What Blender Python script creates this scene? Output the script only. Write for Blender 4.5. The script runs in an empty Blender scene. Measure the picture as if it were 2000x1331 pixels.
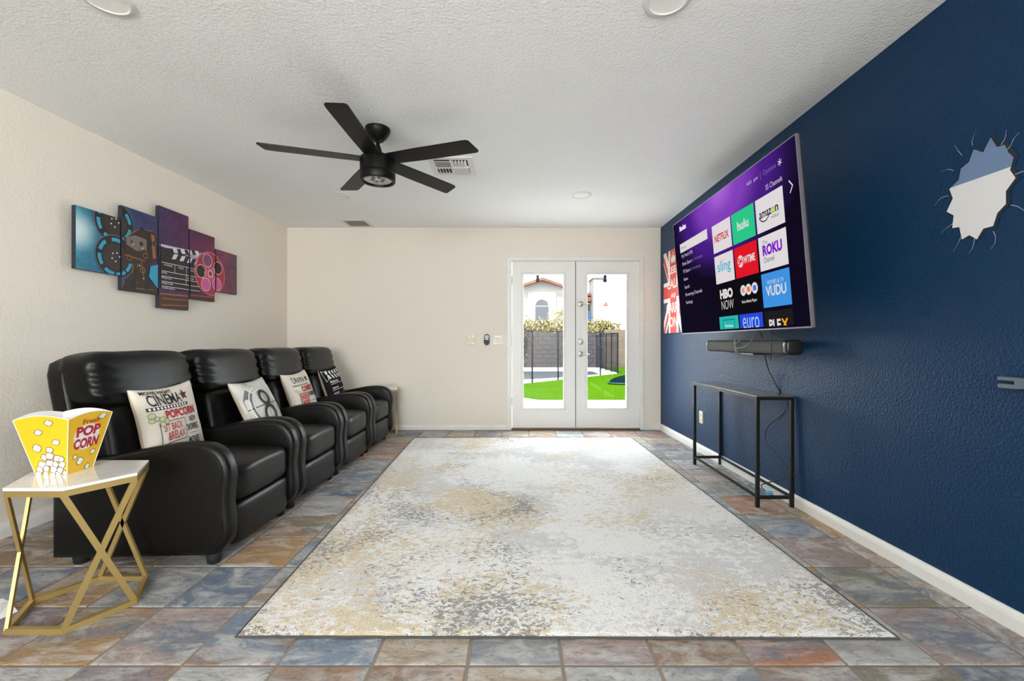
import bpy, bmesh, math, random
from mathutils import Vector, Matrix, noise
from mathutils.geometry import tessellate_polygon

S = bpy.context.scene
COL = S.collection
PI = math.pi

# ------------------------------------------------------------------ camera
H = 1.0576
cam_d = bpy.data.cameras.new('camera'); cam_d.sensor_width = 36.0; cam_d.lens = 15.3
cam_d.shift_x = -0.0035; cam_d.shift_y = 0.00175; cam_d.clip_start = 0.02
cam = bpy.data.objects.new('camera', cam_d); COL.objects.link(cam)
cam.location = (0, 0, H); cam.rotation_euler = (PI/2, 0, 0)
S.camera = cam

# ------------------------------------------------------------------ world, sun, added fill lamps at made-up rear windows, exposure
W = bpy.data.worlds.new('world'); S.world = W; W.use_nodes = True
bg = W.node_tree.nodes['Background']
bg.inputs[0].default_value = (0.88, 0.94, 1.0, 1); bg.inputs[1].default_value = 16.0

def add_light(name, kind, loc, rot, energy, color=(1, 1, 1), size=None, size_y=None):
    d = bpy.data.lights.new(name, kind); d.energy = energy; d.color = color
    if kind == 'AREA':
        d.shape = 'RECTANGLE'; d.size = size; d.size_y = size_y
    o = bpy.data.objects.new(name, d); COL.objects.link(o); o.location = loc; o.rotation_euler = rot
    return o
sun = add_light('sun', 'SUN', (0, 0, 10), (math.radians(36), 0, math.radians(-22)), 27.0, (1.0, 0.97, 0.92))
sun.data.angle = math.radians(0.6)
REAR_Y = -2.9
# made-up windows behind the viewer, added for fill light (the openings let the sky in; portals only guide the sampling of that sky)
SIDE_Y0, SIDE_Y1, SIDE_Z0, SIDE_Z1 = -2.0, -.8, .9, 2.1
REAR_X0, REAR_X1 = -1.75, .12
add_light('fill_lamp_side', 'AREA', (1.84, (SIDE_Y0+SIDE_Y1)/2, 1.5), (0, math.radians(90+42), 0), 65, (1.0, 0.955, 0.90), 1.0, 1.1)  # added fill lamp at the made-up side window, tilted towards the ceiling
add_light('fill_lamp_rear', 'AREA', ((REAR_X0+REAR_X1)/2, REAR_Y+.03, 1.4), (math.radians(90+38), 0, 0), 125, (1.0, 0.955, 0.90), 1.8, 1.5)  # added warm fill lamp at the made-up rear window, also tilted up
def portal(loc, rot, sx, sy):
    o = add_light('sky_portal', 'AREA', loc, rot, 1.0, (1, 1, 1), sx, sy); o.data.cycles.is_portal = True
portal((.72, 5.44, 1.07), (-PI/2, 0, 0), 1.3, 1.65)
portal((1.99, (SIDE_Y0+SIDE_Y1)/2, (SIDE_Z0+SIDE_Z1)/2), (0, PI/2, 0), SIDE_Z1-SIDE_Z0, SIDE_Y1-SIDE_Y0)
portal(((REAR_X0+REAR_X1)/2, REAR_Y-.14, 1.4), (PI/2, 0, 0), REAR_X1-REAR_X0, 1.6)
S.view_settings.view_transform = 'Standard'
try: S.view_settings.look = 'None'
except Exception: pass
S.view_settings.exposure = 0.13
S.view_settings.gamma = 1.0
S.view_settings.use_curve_mapping = False
S.cycles.max_bounces = 10; S.cycles.diffuse_bounces = 6; S.cycles.transparent_max_bounces = 16
S.cycles.sample_clamp_indirect = 30.0; S.cycles.caustics_reflective = False; S.cycles.caustics_refractive = False

# ------------------------------------------------------------------ helpers: meshes
class MB:
    def __init__(s): s.v = []; s.f = []
    def add(s, verts, faces, m=None):
        o = len(s.v)
        s.v += [tuple(m @ Vector(p)) if m is not None else tuple(p) for p in verts]
        s.f += [tuple(i + o for i in f) for f in faces]
        return s
    def bm(s, b, m=None):
        b.verts.ensure_lookup_table(); b.verts.index_update()
        s.add([v.co[:] for v in b.verts], [[v.index for v in f.verts] for f in b.faces], m); b.free(); return s
    def box(s, x0, x1, y0, y1, z0, z1, r=0.0, seg=2, m=None):
        b = bmesh.new(); bmesh.ops.create_cube(b, size=1)
        for v in b.verts:
            v.co = ((x0+x1)/2 + v.co.x*(x1-x0), (y0+y1)/2 + v.co.y*(y1-y0), (z0+z1)/2 + v.co.z*(z1-z0))
        if r > 0: bmesh.ops.bevel(b, geom=b.edges[:], offset=r, segments=seg, affect='EDGES', profile=0.5)
        return s.bm(b, m)
    def bar(s, p, q, w, d=None, up=(0, 0, 1), ext=0.0):
        p, q = Vector(p), Vector(q); ax = (q-p); L = ax.length; ax.normalize(); up = Vector(up)
        if abs(ax.dot(up)) > .98: up = Vector((0, 1, 0))
        sx = ax.cross(up).normalized(); uz = sx.cross(ax)
        m = Matrix((sx, ax, uz)).transposed().to_4x4(); m.translation = p
        d = d or w
        return s.box(-w/2, w/2, -ext, L+ext, -d/2, d/2, m=m)
    def lathe(s, prof, n=28, c=(0, 0, 0), m=None):
        vs = []; fs = []; k = len(prof)
        for i in range(n):
            a = 2*PI*i/n
            for r, z in prof: vs.append((c[0]+r*math.cos(a), c[1]+r*math.sin(a), c[2]+z))
        for i in range(n):
            j = (i+1) % n
            for q in range(k-1): fs.append((i*k+q, j*k+q, j*k+q+1, i*k+q+1))
        if prof[0][0] > 1e-6: fs.append(tuple(i*k for i in reversed(range(n))))
        if prof[-1][0] > 1e-6: fs.append(tuple(i*k+k-1 for i in range(n)))
        return s.add(vs, fs, m)
    def cyl(s, p, q, r, n=14, r2=None):
        p, q = Vector(p), Vector(q); ax = q-p; L = ax.length
        m = ax.to_track_quat('Z', 'Y').to_matrix().to_4x4(); m.translation = p
        return s.lathe([(r, 0), (r if r2 is None else r2, L)], n, m=m)
    def tube(s, pts, r, n=8, closed=False):
        P = [Vector(p) for p in pts]; k = len(P); vs = []; fs = []
        ref = Vector((0.3, 0.2, 0.93)).normalized(); prev = None
        for i in range(k):
            t = (P[(i+1) % k] - P[i-1]) if closed else (P[min(i+1, k-1)] - P[max(i-1, 0)])
            t.normalize()
            if prev is None: a = t.cross(ref).normalized()
            else: a = (prev - t*prev.dot(t)).normalized()
            prev = a; b = t.cross(a)
            for j in range(n):
                w = 2*PI*j/n; vs.append(P[i] + (a*math.cos(w)+b*math.sin(w))*r)
        for i in range(k if closed else k-1):
            i2 = (i+1) % k
            for j in range(n): fs.append((i*n+j, i*n+(j+1) % n, i2*n+(j+1) % n, i2*n+j))
        if not closed: fs += [tuple(reversed(range(n))), tuple((k-1)*n+j for j in range(n))]
        return s.add(vs, fs)
    def prism(s, poly, y0, y1, r=0.0, seg=2, m=None):      # polygon in XZ, extruded along Y
        b = bmesh.new(); n = len(poly)
        A = [b.verts.new((x, y0, z)) for x, z in poly]; B = [b.verts.new((x, y1, z)) for x, z in poly]
        f0 = b.faces.new(A); f1 = b.faces.new(list(reversed(B)))
        for i in range(n): b.faces.new((A[i], B[i], B[(i+1) % n], A[(i+1) % n]))
        bmesh.ops.recalc_face_normals(b, faces=b.faces[:])
        if r > 0: bmesh.ops.bevel(b, geom=list(f0.edges)+list(f1.edges), offset=r, segments=seg, affect='EDGES', profile=0.5)
        return s.bm(b, m)
    def cushion(s, c, h, p=5.0, n=10, fn=None, m=None):    # superellipsoid block, smooth
        b = bmesh.new(); bmesh.ops.create_cube(b, size=2)
        bmesh.ops.subdivide_edges(b, edges=b.edges[:], cuts=n, use_grid_fill=True)
        for v in b.verts:
            w = [math.tan(q*PI/4*0.98)/math.tan(PI/4*.98) for q in v.co]
            k = sum(abs(q)**p for q in w)**(1/p)
            q = Vector((c[0]+h[0]*w[0]/k, c[1]+h[1]*w[1]/k, c[2]+h[2]*w[2]/k))
            v.co = fn(q) if fn else q
        return s.bm(b, m)
    def build(s, name, mat, parent=None, smooth=None, loc=None):
        me = bpy.data.meshes.new(name); me.from_pydata(s.v, [], s.f); me.update()
        b = bmesh.new(); b.from_mesh(me); bmesh.ops.recalc_face_normals(b, faces=b.faces[:]); b.to_mesh(me); b.free()
        if smooth is not None:
            for p in me.polygons: p.use_smooth = True
            me.set_sharp_from_angle(angle=math.radians(smooth))
        return link(name, me, mat, parent, loc)

def link(name, me, mat, parent=None, loc=None):
    if mat is not None: me.materials.append(mat)
    o = bpy.data.objects.new(name, me); COL.objects.link(o)
    if parent is not None: o.parent = parent
    if loc is not None: o.location = loc
    return o
def tag(o, label, cat=None, group=None, kind=None):
    o['label'] = label
    if cat: o['category'] = cat
    if group: o['group'] = group
    if kind: o['kind'] = kind
    return o
def thing(name, label, cat, loc=(0, 0, 0), rz=0.0, group=None, m=None):
    o = bpy.data.objects.new(name, None); COL.objects.link(o); o.empty_display_size = .05
    if m is not None: o.matrix_world = m
    else: o.location = loc; o.rotation_euler = (0, 0, rz)
    return tag(o, label, cat, group)
def struct(o, label):
    o['kind'] = 'structure'; o['label'] = label; return o
def copy_tree(o, parent=None):
    kids = [c for c in bpy.data.objects if c.parent == o]
    c = o.copy(); COL.objects.link(c); c.parent = parent
    for k in kids: copy_tree(k, c)
    return c
def frame(org, right, up):
    r = Vector(right).normalized(); u = Vector(up).normalized(); y = u.cross(r).normalized(); u = r.cross(y)
    m = Matrix((r, y, u)).transposed().to_4x4(); m.translation = Vector(org); return m

# ------------------------------------------------------------------ helpers: flat print
def fit(vs, box):
    xs = [v[0] for v in vs]; ys = [v[1] for v in vs]
    x0, x1, y0, y1 = min(xs), max(xs), min(ys), max(ys)
    return [(box[0]+(x-x0)/(x1-x0)*(box[2]-box[0]), box[1]+(y-y0)/(y1-y0)*(box[3]-box[1])) for x, y in vs]
def text(s, box=None, bold=0.0, shear=0.0, space=1.0):
    c = bpy.data.curves.new('t', 'FONT'); c.body = s; c.size = 1; c.offset = bold; c.shear = shear; c.resolution_u = 3
    c.space_character = space
    o = bpy.data.objects.new('t', c); COL.objects.link(o)
    bpy.context.view_layer.update()
    me = bpy.data.meshes.new_from_object(o)
    vs = [(v.co.x, v.co.y) for v in me.vertices]; fs = [tuple(p.vertices) for p in me.polygons]
    bpy.data.objects.remove(o); bpy.data.curves.remove(c); bpy.data.meshes.remove(me)
    return (fit(vs, box) if box else vs), fs
def rect(x0, y0, x1, y1, nx=1, ny=1):
    vs = [(x0+(x1-x0)*i/nx, y0+(y1-y0)*j/ny) for j in range(ny+1) for i in range(nx+1)]
    return vs, [(j*(nx+1)+i, j*(nx+1)+i+1, (j+1)*(nx+1)+i+1, (j+1)*(nx+1)+i) for j in range(ny) for i in range(nx)]
def ring(cx, cy, ro, ri, n=32, a0=0.0, a1=2*PI, ky=1.0):
    vs = []; fs = []
    for i in range(n+1):
        a = a0+(a1-a0)*i/n
        vs += [(cx+ro*math.cos(a), cy+ky*ro*math.sin(a)), (cx+ri*math.cos(a), cy+ky*ri*math.sin(a))]
    for i in range(n): fs.append((2*i, 2*i+2, 2*i+3, 2*i+1))
    return vs, fs
def disc(cx, cy, r, n=20, ky=1.0):
    return [(cx+r*math.cos(2*PI*i/n), cy+ky*r*math.sin(2*PI*i/n)) for i in range(n)], [tuple(range(n))]
def poly(pts):
    t = tessellate_polygon([[Vector((x, y, 0)) for x, y in pts]])
    return list(pts), [tuple(f) for f in t]
def line(p, q, w, n=1):
    d = Vector((q[0]-p[0], q[1]-p[1])); k = Vector((-d.y, d.x)).normalized()*w/2
    vs = []; fs = []
    for i in range(n+1):
        c = Vector(p)+d*(i/n); vs += [tuple(c+k), tuple(c-k)]
    for i in range(n): fs.append((2*i, 2*i+1, 2*i+3, 2*i+2))
    return vs, fs
def frame_rect(x0, y0, x1, y1, w, n=6):
    return [line((x0, y0), (x1, y0), w, n), line((x1, y0), (x1, y1), w, n), line((x1, y1), (x0, y1), w, n), line((x0, y1), (x0, y0), w, n)]
def star(cx, cy, r, k=.42, n=5, rot=PI/2):
    return poly([(cx+(r if i % 2 == 0 else r*k)*math.cos(rot+i*PI/n), cy+(r if i % 2 == 0 else r*k)*math.sin(rot+i*PI/n)) for i in range(2*n)])
def clip(shape, x0, y0, x1, y1):
    vs, fs = shape; ov = []; of = []
    for f in fs:
        P = [vs[i] for i in f]
        for ax, lim, sg in ((0, x0, 1), (0, x1, -1), (1, y0, 1), (1, y1, -1)):
            Q = []
            for i in range(len(P)):
                a, b = P[i-1], P[i]; da = (a[ax]-lim)*sg; db = (b[ax]-lim)*sg
                if (da >= 0) != (db >= 0):
                    t = da/(da-db); Q.append((a[0]+(b[0]-a[0])*t, a[1]+(b[1]-a[1])*t))
                if db >= 0: Q.append(b)
            P = Q
            if not P: break
        if len(P) >= 3:
            o = len(ov); ov += P; of.append(tuple(range(o, o+len(P))))
    return ov, of
def decal(name, shapes, mp, mat, parent):
    if isinstance(shapes, tuple): shapes = [shapes]
    mb = MB()
    for vs, fs in shapes:
        if fs: mb.add([mp(*v) for v in vs], fs)
    if not mb.f: return None
    me = bpy.data.meshes.new(name); me.from_pydata(mb.v, [], mb.f); me.update()
    return link(name, me, mat, parent)
def flat(d): return lambda a, b: (a, -d, b)

# ------------------------------------------------------------------ helpers: materials
def new_mat(name):
    m = bpy.data.materials.new(name); m.use_nodes = True
    nt = m.node_tree; b = nt.nodes['Principled BSDF']
    return m, nt, b
def nd(nt, typ, **kw):
    n = nt.nodes.new(typ)
    for k, v in kw.items():
        if k in ('inp',):
            for i, x in v.items(): n.inputs[i].default_value = x
        else: setattr(n, k, v)
    return n
def srgb(r, g, b):
    f = lambda c: (c/255/12.92) if c/255 <= .04045 else ((c/255+.055)/1.055)**2.4
    return (f(r), f(g), f(b))
def mat(name, col, rough=.5, metal=0.0, spec=.5, bump=None, var=None, emit=None, coat=0.0, coords='Object'):
    m, nt, b = new_mat(name); L = nt.links
    c4 = tuple(col)+(1,)
    b.inputs['Base Color'].default_value = c4; b.inputs['Roughness'].default_value = rough
    b.inputs['Metallic'].default_value = metal; b.inputs['Specular IOR Level'].default_value = spec
    b.inputs['Coat Weight'].default_value = coat; b.inputs['Coat Roughness'].default_value = .15
    if bump or var: tc = nd(nt, 'ShaderNodeTexCoord')
    if bump:
        sc, st, dist, det = (list(bump)+[.01, 4])[:4] if len(bump) < 4 else bump
        n = nd(nt, 'ShaderNodeTexNoise', inp={'Scale': sc, 'Detail': det, 'Roughness': .55})
        L.new(tc.outputs[coords], n.inputs['Vector'])
        bp = nd(nt, 'ShaderNodeBump', inp={'Strength': st, 'Distance': dist}); L.new(n.outputs['Fac'], bp.inputs['Height'])
        L.new(bp.outputs['Normal'], b.inputs['Normal'])
    if var:
        sc, amt = var[0], var[1]; c2 = var[2] if len(var) > 2 else tuple(x*(1-amt) for x in col)
        n = nd(nt, 'ShaderNodeTexNoise', inp={'Scale': sc, 'Detail': 5, 'Roughness': .6})
        L.new(tc.outputs[coords], n.inputs['Vector'])
        r = nd(nt, 'ShaderNodeValToRGB'); r.color_ramp.elements[0].position = .35; r.color_ramp.elements[1].position = .65
        r.color_ramp.elements[0].color = tuple(c2)+(1,); r.color_ramp.elements[1].color = c4
        L.new(n.outputs['Fac'], r.inputs['Fac']); L.new(r.outputs['Color'], b.inputs['Base Color'])
    if emit:
        b.inputs['Emission Color'].default_value = tuple(emit[0])+(1,); b.inputs['Emission Strength'].default_value = emit[1]
    return m
def screen_mat(name, rgb):           # a lit patch of a display
    c = srgb(*rgb); return mat(name, (0.002, 0.002, 0.002), .6, spec=.0, emit=(c, 1.0))

MAT = {}
MAT['wall'] = mat('cream_wall_paint', (.80, .745, .66), .75, spec=.25, bump=(60, .28, .010, 3))
MAT['ceiling'] = mat('ceiling_paint', (.87, .88, .88), .85, spec=.2, bump=(80, .5, .010, 3))
MAT['blue'] = mat('navy_wall_paint', (.0018, .030, .088), .40, spec=.24, bump=(95, .5, .010, 3))
MAT['trim'] = mat('white_trim_paint', (.80, .79, .75), .4, var=(6, .06))
MAT['door'] = mat('white_door_paint', (.80, .80, .77), .38)
MAT['grout'] = mat('grout', (.24, .20, .155), .9, bump=(200, .4, .004, 3))
MAT['black_metal'] = mat('black_metal', (.005, .005, .005), .42, metal=.0, spec=.3)
MAT['fan_black'] = mat('fan_black', (.004, .004, .004), .42, spec=.22)
MAT['gold'] = mat('brushed_gold', (.55, .40, .15), .48, metal=.75)
MAT['marble'] = mat('white_marble', (.86, .85, .83), .12, var=(7, .1, (.74, .72, .69)), coat=.3)
MAT['nickel'] = mat('satin_nickel', (.46, .44, .40), .32, metal=1.0)
MAT['beige'] = mat('beige_plastic', (.66, .62, .47), .4)
MAT['ivory'] = mat('ivory_plastic', (.76, .72, .65), .4)
MAT['dark'] = mat('dark_void', (.02, .02, .02), .9)
MAT['rubber'] = mat('black_rubber', (.01, .01, .01), .6)
MAT['white_plastic'] = mat('white_plastic', (.82, .82, .80), .45)
MAT['grey_metal'] = mat('grey_steel', (.16, .20, .25), .5, metal=.4)

def leather():
    m, nt, b = new_mat('black_leather'); L = nt.links
    b.inputs['Base Color'].default_value = (.0028, .0027, .0025, 1); b.inputs['Roughness'].default_value = .36
    b.inputs['Specular IOR Level'].default_value = .3
    tc = nd(nt, 'ShaderNodeTexCoord')
    v = nd(nt, 'ShaderNodeTexVoronoi', inp={'Scale': 320.0}); L.new(tc.outputs['Object'], v.inputs['Vector'])
    mp = nd(nt, 'ShaderNodeMapping', inp={'Scale': (9, 3, 14)}); L.new(tc.outputs['Object'], mp.inputs['Vector'])
    n = nd(nt, 'ShaderNodeTexNoise', inp={'Scale': 1.2, 'Detail': 3, 'Distortion': .8}); L.new(mp.outputs[0], n.inputs['Vector'])
    b1 = nd(nt, 'ShaderNodeBump', inp={'Strength': .12, 'Distance': .002}); L.new(v.outputs['Distance'], b1.inputs['Height'])
    b2 = nd(nt, 'ShaderNodeBump', inp={'Strength': .12, 'Distance': .012}); L.new(n.outputs['Fac'], b2.inputs['Height'])
    L.new(b1.outputs[0], b2.inputs['Normal']); L.new(b2.outputs[0], b.inputs['Normal'])
    return m
MAT['leather'] = leather()

def slate():
    m, nt, b = new_mat('slate_tile'); L = nt.links
    tc = nd(nt, 'ShaderNodeTexCoord'); oi = nd(nt, 'ShaderNodeObjectInfo')
    sc = nd(nt, 'ShaderNodeVectorMath', operation='SCALE'); sc.inputs['Scale'].default_value = 60
    cb = nd(nt, 'ShaderNodeCombineXYZ'); L.new(oi.outputs['Random'], cb.inputs[0]); L.new(oi.outputs['Random'], cb.inputs[1])
    L.new(cb.outputs[0], sc.inputs[0])
    mp = nd(nt, 'ShaderNodeMapping', inp={'Rotation': (0, 0, .6), 'Scale': (1.0, 2.2, 1)}); L.new(tc.outputs['Object'], mp.inputs['Vector'])
    ad = nd(nt, 'ShaderNodeVectorMath', operation='ADD'); L.new(mp.outputs[0], ad.inputs[0]); L.new(sc.outputs[0], ad.inputs[1])
    n1 = nd(nt, 'ShaderNodeTexNoise', inp={'Scale': 4.2, 'Detail': 8, 'Roughness': .62, 'Distortion': 1.4}); L.new(ad.outputs[0], n1.inputs['Vector'])
    n2 = nd(nt, 'ShaderNodeTexNoise', inp={'Scale': 2.6, 'Detail': 4, 'Roughness': .6, 'Distortion': .6}); L.new(ad.outputs[0], n2.inputs['Vector'])
    n3 = nd(nt, 'ShaderNodeTexNoise', inp={'Scale': 19, 'Detail': 9, 'Roughness': .74, 'Distortion': 1.4}); L.new(ad.outputs[0], n3.inputs['Vector'])
    # second hue: warm or cool partner chosen by the tile's own random value
    r2 = nd(nt, 'ShaderNodeValToRGB'); e = r2.color_ramp; e.interpolation = 'CONSTANT'
    cols = [(0, (.30, .20, .13)), (.25, (.22, .235, .26)), (.5, (.36, .19, .10)), (.72, (.27, .25, .22)), (.88, (.17, .20, .25))]
    e.elements[0].position = 0; e.elements[0].color = cols[0][1]+(1,); e.elements[1].position = cols[1][0]; e.elements[1].color = cols[1][1]+(1,)
    for p, c in cols[2:]: q = e.elements.new(p); q.color = c+(1,)
    L.new(oi.outputs['Random'], r2.inputs['Fac'])
    f2 = nd(nt, 'ShaderNodeMapRange', inp={'From Min': .46, 'From Max': .66}); L.new(n2.outputs['Fac'], f2.inputs['Value'])
    mA = nd(nt, 'ShaderNodeMix', data_type='RGBA'); L.new(f2.outputs[0], mA.inputs[0]); L.new(oi.outputs['Color'], mA.inputs[6]); L.new(r2.outputs[0], mA.inputs[7])
    f1 = nd(nt, 'ShaderNodeMapRange', inp={'From Min': .46, 'From Max': .64, 'To Max': .75}); L.new(n1.outputs['Fac'], f1.inputs['Value'])
    mB = nd(nt, 'ShaderNodeMix', data_type='RGBA'); mB.inputs[7].default_value = (.60, .58, .55, 1)
    L.new(f1.outputs[0], mB.inputs[0]); L.new(mA.outputs[2], mB.inputs[6])
    f3 = nd(nt, 'ShaderNodeMapRange', inp={'From Min': .5, 'From Max': .32, 'To Max': .65}); L.new(n3.outputs['Fac'], f3.inputs['Value'])
    mC = nd(nt, 'ShaderNodeMix', data_type='RGBA'); mC.inputs[7].default_value = (.06, .053, .046, 1)
    L.new(f3.outputs[0], mC.inputs[0]); L.new(mB.outputs[2], mC.inputs[6])
    L.new(mC.outputs[2], b.inputs['Base Color'])
    b.inputs['Roughness'].default_value = .5; b.inputs['Specular IOR Level'].default_value = .4
    hs = nd(nt, 'ShaderNodeMath', operation='ADD'); L.new(n1.outputs['Fac'], hs.inputs[0]); L.new(n3.outputs['Fac'], hs.inputs[1])
    bp = nd(nt, 'ShaderNodeBump', inp={'Strength': .8, 'Distance': .010}); L.new(hs.outputs[0], bp.inputs['Height']); L.new(bp.outputs[0], b.inputs['Normal'])
    return m
MAT['slate'] = slate()

def rug_mat():
    m, nt, b = new_mat('abstract_rug_pile'); L = nt.links
    tc = nd(nt, 'ShaderNodeTexCoord'); P = tc.outputs['Object']
    sep = nd(nt, 'ShaderNodeSeparateXYZ'); L.new(P, sep.inputs[0])
    def noi(scale, off, det=6, rough=.62, dist=.4, stretch=(1, 1, 1)):
        mp = nd(nt, 'ShaderNodeMapping', inp={'Location': off, 'Scale': stretch}); L.new(P, mp.inputs['Vector'])
        n = nd(nt, 'ShaderNodeTexNoise', inp={'Scale': scale, 'Detail': det, 'Roughness': rough, 'Distortion': dist}); L.new(mp.outputs[0], n.inputs['Vector'])
        return n.outputs['Fac']
    def mr(x, a, c, lo=0.0, hi=1.0):
        n = nd(nt, 'ShaderNodeMapRange', inp={'From Min': a, 'From Max': c, 'To Min': lo, 'To Max': hi}); n.interpolation_type = 'SMOOTHSTEP'
        L.new(x, n.inputs['Value']); return n.outputs[0]
    def ma(op, x, y):
        n = nd(nt, 'ShaderNodeMath', operation=op); n.use_clamp = op != 'SUBTRACT'
        for i, q in enumerate((x, y)):
            if isinstance(q, float): n.inputs[i].default_value = q
            else: L.new(q, n.inputs[i])
        return n.outputs[0]
    def mix(f, c0, c1):
        n = nd(nt, 'ShaderNodeMix', data_type='RGBA'); L.new(f, n.inputs[0])
        for i, q in ((6, c0), (7, c1)):
            if isinstance(q, tuple): n.inputs[i].default_value = q+(1,)
            else: L.new(q, n.inputs[i])
        return n.outputs[2]
    X, Y = sep.outputs[0], sep.outputs[1]
    front = mr(Y, .55, .0)                       # the worn border pattern along the short edge
    leftm = ma('MULTIPLY', mr(X, .1, -.55), ma('MULTIPLY', mr(Y, 2.3, 1.2), mr(Y, .25, .7)))
    nearl = ma('MULTIPLY', mr(X, .5, -.6), mr(Y, 1.9, 1.0))
    dens = ma('ADD', ma('MULTIPLY', front, .75), ma('MULTIPLY', ma('ADD', leftm, ma('MULTIPLY', nearl, .35)), .8))
    def blob(seed, big, fine, k, lo, hi, push=None, det=4):
        a = noi(big, seed, 3, .55, .3); f = noi(fine, (seed[1], seed[0], 0), det, .66, .7, (.85, 1.2, 1))
        v = nd(nt, 'ShaderNodeMath', operation='MULTIPLY_ADD', inp={1: k}); L.new(f, v.inputs[0]); L.new(a, v.inputs[2]); v = v.outputs[0]
        if push is not None:
            q = nd(nt, 'ShaderNodeMath', operation='ADD'); L.new(v, q.inputs[0]); L.new(push, q.inputs[1]); v = q.outputs[0]
        return mr(v, lo, hi)
    white = (.90, .885, .86)
    c = mix(ma('MULTIPLY', blob((3, 1, 0), 1.6, 24, .9, .93, 1.08), .66), white, (.54, .535, .535))
    c = mix(ma('MULTIPLY', blob((9, 4, 0), 1.2, 34, .8, .93, 1.06), .45), c, (.70, .60, .48))
    c = mix(ma('MULTIPLY', blob((1, 7, 0), 1.4, 34, 1.05, 1.09, 1.20, ma('MULTIPLY', dens, .13)), .78), c, (.66, .49, .22))
    c = mix(ma('MULTIPLY', blob((6, 2, 0), 2.0, 52, 1.5, 1.46, 1.55, ma('MULTIPLY', dens, .17)), .88), c, (.11, .105, .10))
    # pile speckle
    sp = noi(210, (0, 0, 0), 2, .6, 0)
    c = mix(mr(sp, .35, .7, 0, .35), c, (.93, .91, .87))
    c = mix(mr(sp, .5, .25, 0, .5), c, (.36, .33, .29))
    L.new(c, b.inputs['Base Color'])
    b.inputs['Roughness'].default_value = .95; b.inputs['Specular IOR Level'].default_value = .1
    b.inputs['Sheen Weight'].default_value = .25
    bp = nd(nt, 'ShaderNodeBump', inp={'Strength': 1.0, 'Distance': .012}); 
    hh = ma('ADD', ma('MULTIPLY', sp, .6), ma('MULTIPLY', noi(60, (1, 1, 0), 4), .4)); L.new(hh, bp.inputs['Height']); L.new(bp.outputs[0], b.inputs['Normal'])
    return m
MAT['rug'] = rug_mat()
def glass():
    m, nt, b = new_mat('clear_pane'); L = nt.links; nt.nodes.remove(b)
    t = nd(nt, 'ShaderNodeBsdfTransparent'); t.inputs[0].default_value = (.97, .985, .98, 1)
    g = nd(nt, 'ShaderNodeBsdfGlossy'); g.inputs['Roughness'].default_value = .0
    mx = nd(nt, 'ShaderNodeMixShader'); mx.inputs[0].default_value = .045
    L.new(t.outputs[0], mx.inputs[1]); L.new(g.outputs[0], mx.inputs[2]); L.new(mx.outputs[0], nt.nodes['Material Output'].inputs[0])
    return m
MAT['glass'] = glass()
def netting():
    m, nt, b = new_mat('fence_netting'); L = nt.links
    t = nd(nt, 'ShaderNodeBsdfTransparent'); mx = nd(nt, 'ShaderNodeMixShader'); mx.inputs[0].default_value = .40
    b.inputs['Base Color'].default_value = (.006, .0055, .0085, 1); b.inputs['Roughness'].default_value = .9; b.inputs['Specular IOR Level'].default_value = 0
    L.new(t.outputs[0], mx.inputs[1]); L.new(b.outputs[0], mx.inputs[2]); L.new(mx.outputs[0], nt.nodes['Material Output'].inputs[0])
    return m
MAT['net'] = netting()

# ------------------------------------------------------------------ room shell
YB = 5.257; CH = 2.443
def wl(y, z):                                   # left wall plane, slightly out of plumb as measured
    d = YB-y; return -2.7585 - d*(.0026*(1-z/CH) + .0164*z/CH)
def wr(y, z):
    d = YB-y; return 1.752 + d*(.022*(1-z/CH) - .0026*z/CH)
def on_right(y, z, off=0.0):                    # frame lying on the right wall at (y, z)
    up = Vector((wr(y, z+.2)-wr(y, z-.2), 0, .4)); rt = Vector((wr(y-.2, z)-wr(y+.2, z), -.4, 0))
    return frame((wr(y, z)-off, y, z), rt, up)
def ruled(fn, out, mat_, name, y0=REAR_Y, y1=YB+.15):
    ny, nz = 24, 8; mb = MB()
    for k in (0, 1):
        vs = [(fn(y0+(y1-y0)*i/ny, -.05+(CH+.05)*j/nz)+k*out, y0+(y1-y0)*i/ny, -.05+(CH+.05)*j/nz) for i in range(ny+1) for j in range(nz+1)]
        mb.add(vs, [(i*(nz+1)+j, i*(nz+1)+j+1, (i+1)*(nz+1)+j+1, (i+1)*(nz+1)+j) for i in range(ny) for j in range(nz)])
    n = (ny+1)*(nz+1)
    e = [i*(nz+1) for i in range(ny+1)]+[ny*(nz+1)+j for j in range(1, nz+1)]+[i*(nz+1)+nz for i in reversed(range(ny))]+[j for j in reversed(range(1, nz))]
    for a, b in zip(e, e[1:]+e[:1]): mb.f.append((a, b, b+n, a+n))
    return mb.build(name, mat_)
NOOK_Y = 1.45
struct(ruled(wl, -.14, MAT['wall'], 'wall_left', NOOK_Y), 'cream textured wall behind the black recliners')
struct(ruled(wr, .14, MAT['blue'], 'wall_right', -.30), 'navy blue textured accent wall behind the television')
mb = MB(); mb.box(-6.2, 2.3, REAR_Y-.15, YB+.15, CH, CH+.2)
struct(mb.build('ceiling', MAT['ceiling']), 'off-white textured ceiling')
DX0, DX1, DZ1 = -.055, 1.508, 2.047
mb = MB(); mb.box(-3.0, DX0, YB, YB+.15, -.05, CH); mb.box(DX1, 2.1, YB, YB+.15, -.05, CH); mb.box(DX0, DX1, YB, YB+.15, DZ1, CH)
struct(mb.build('wall_back', MAT['wall']), 'cream back wall around the double glass doors')
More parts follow.
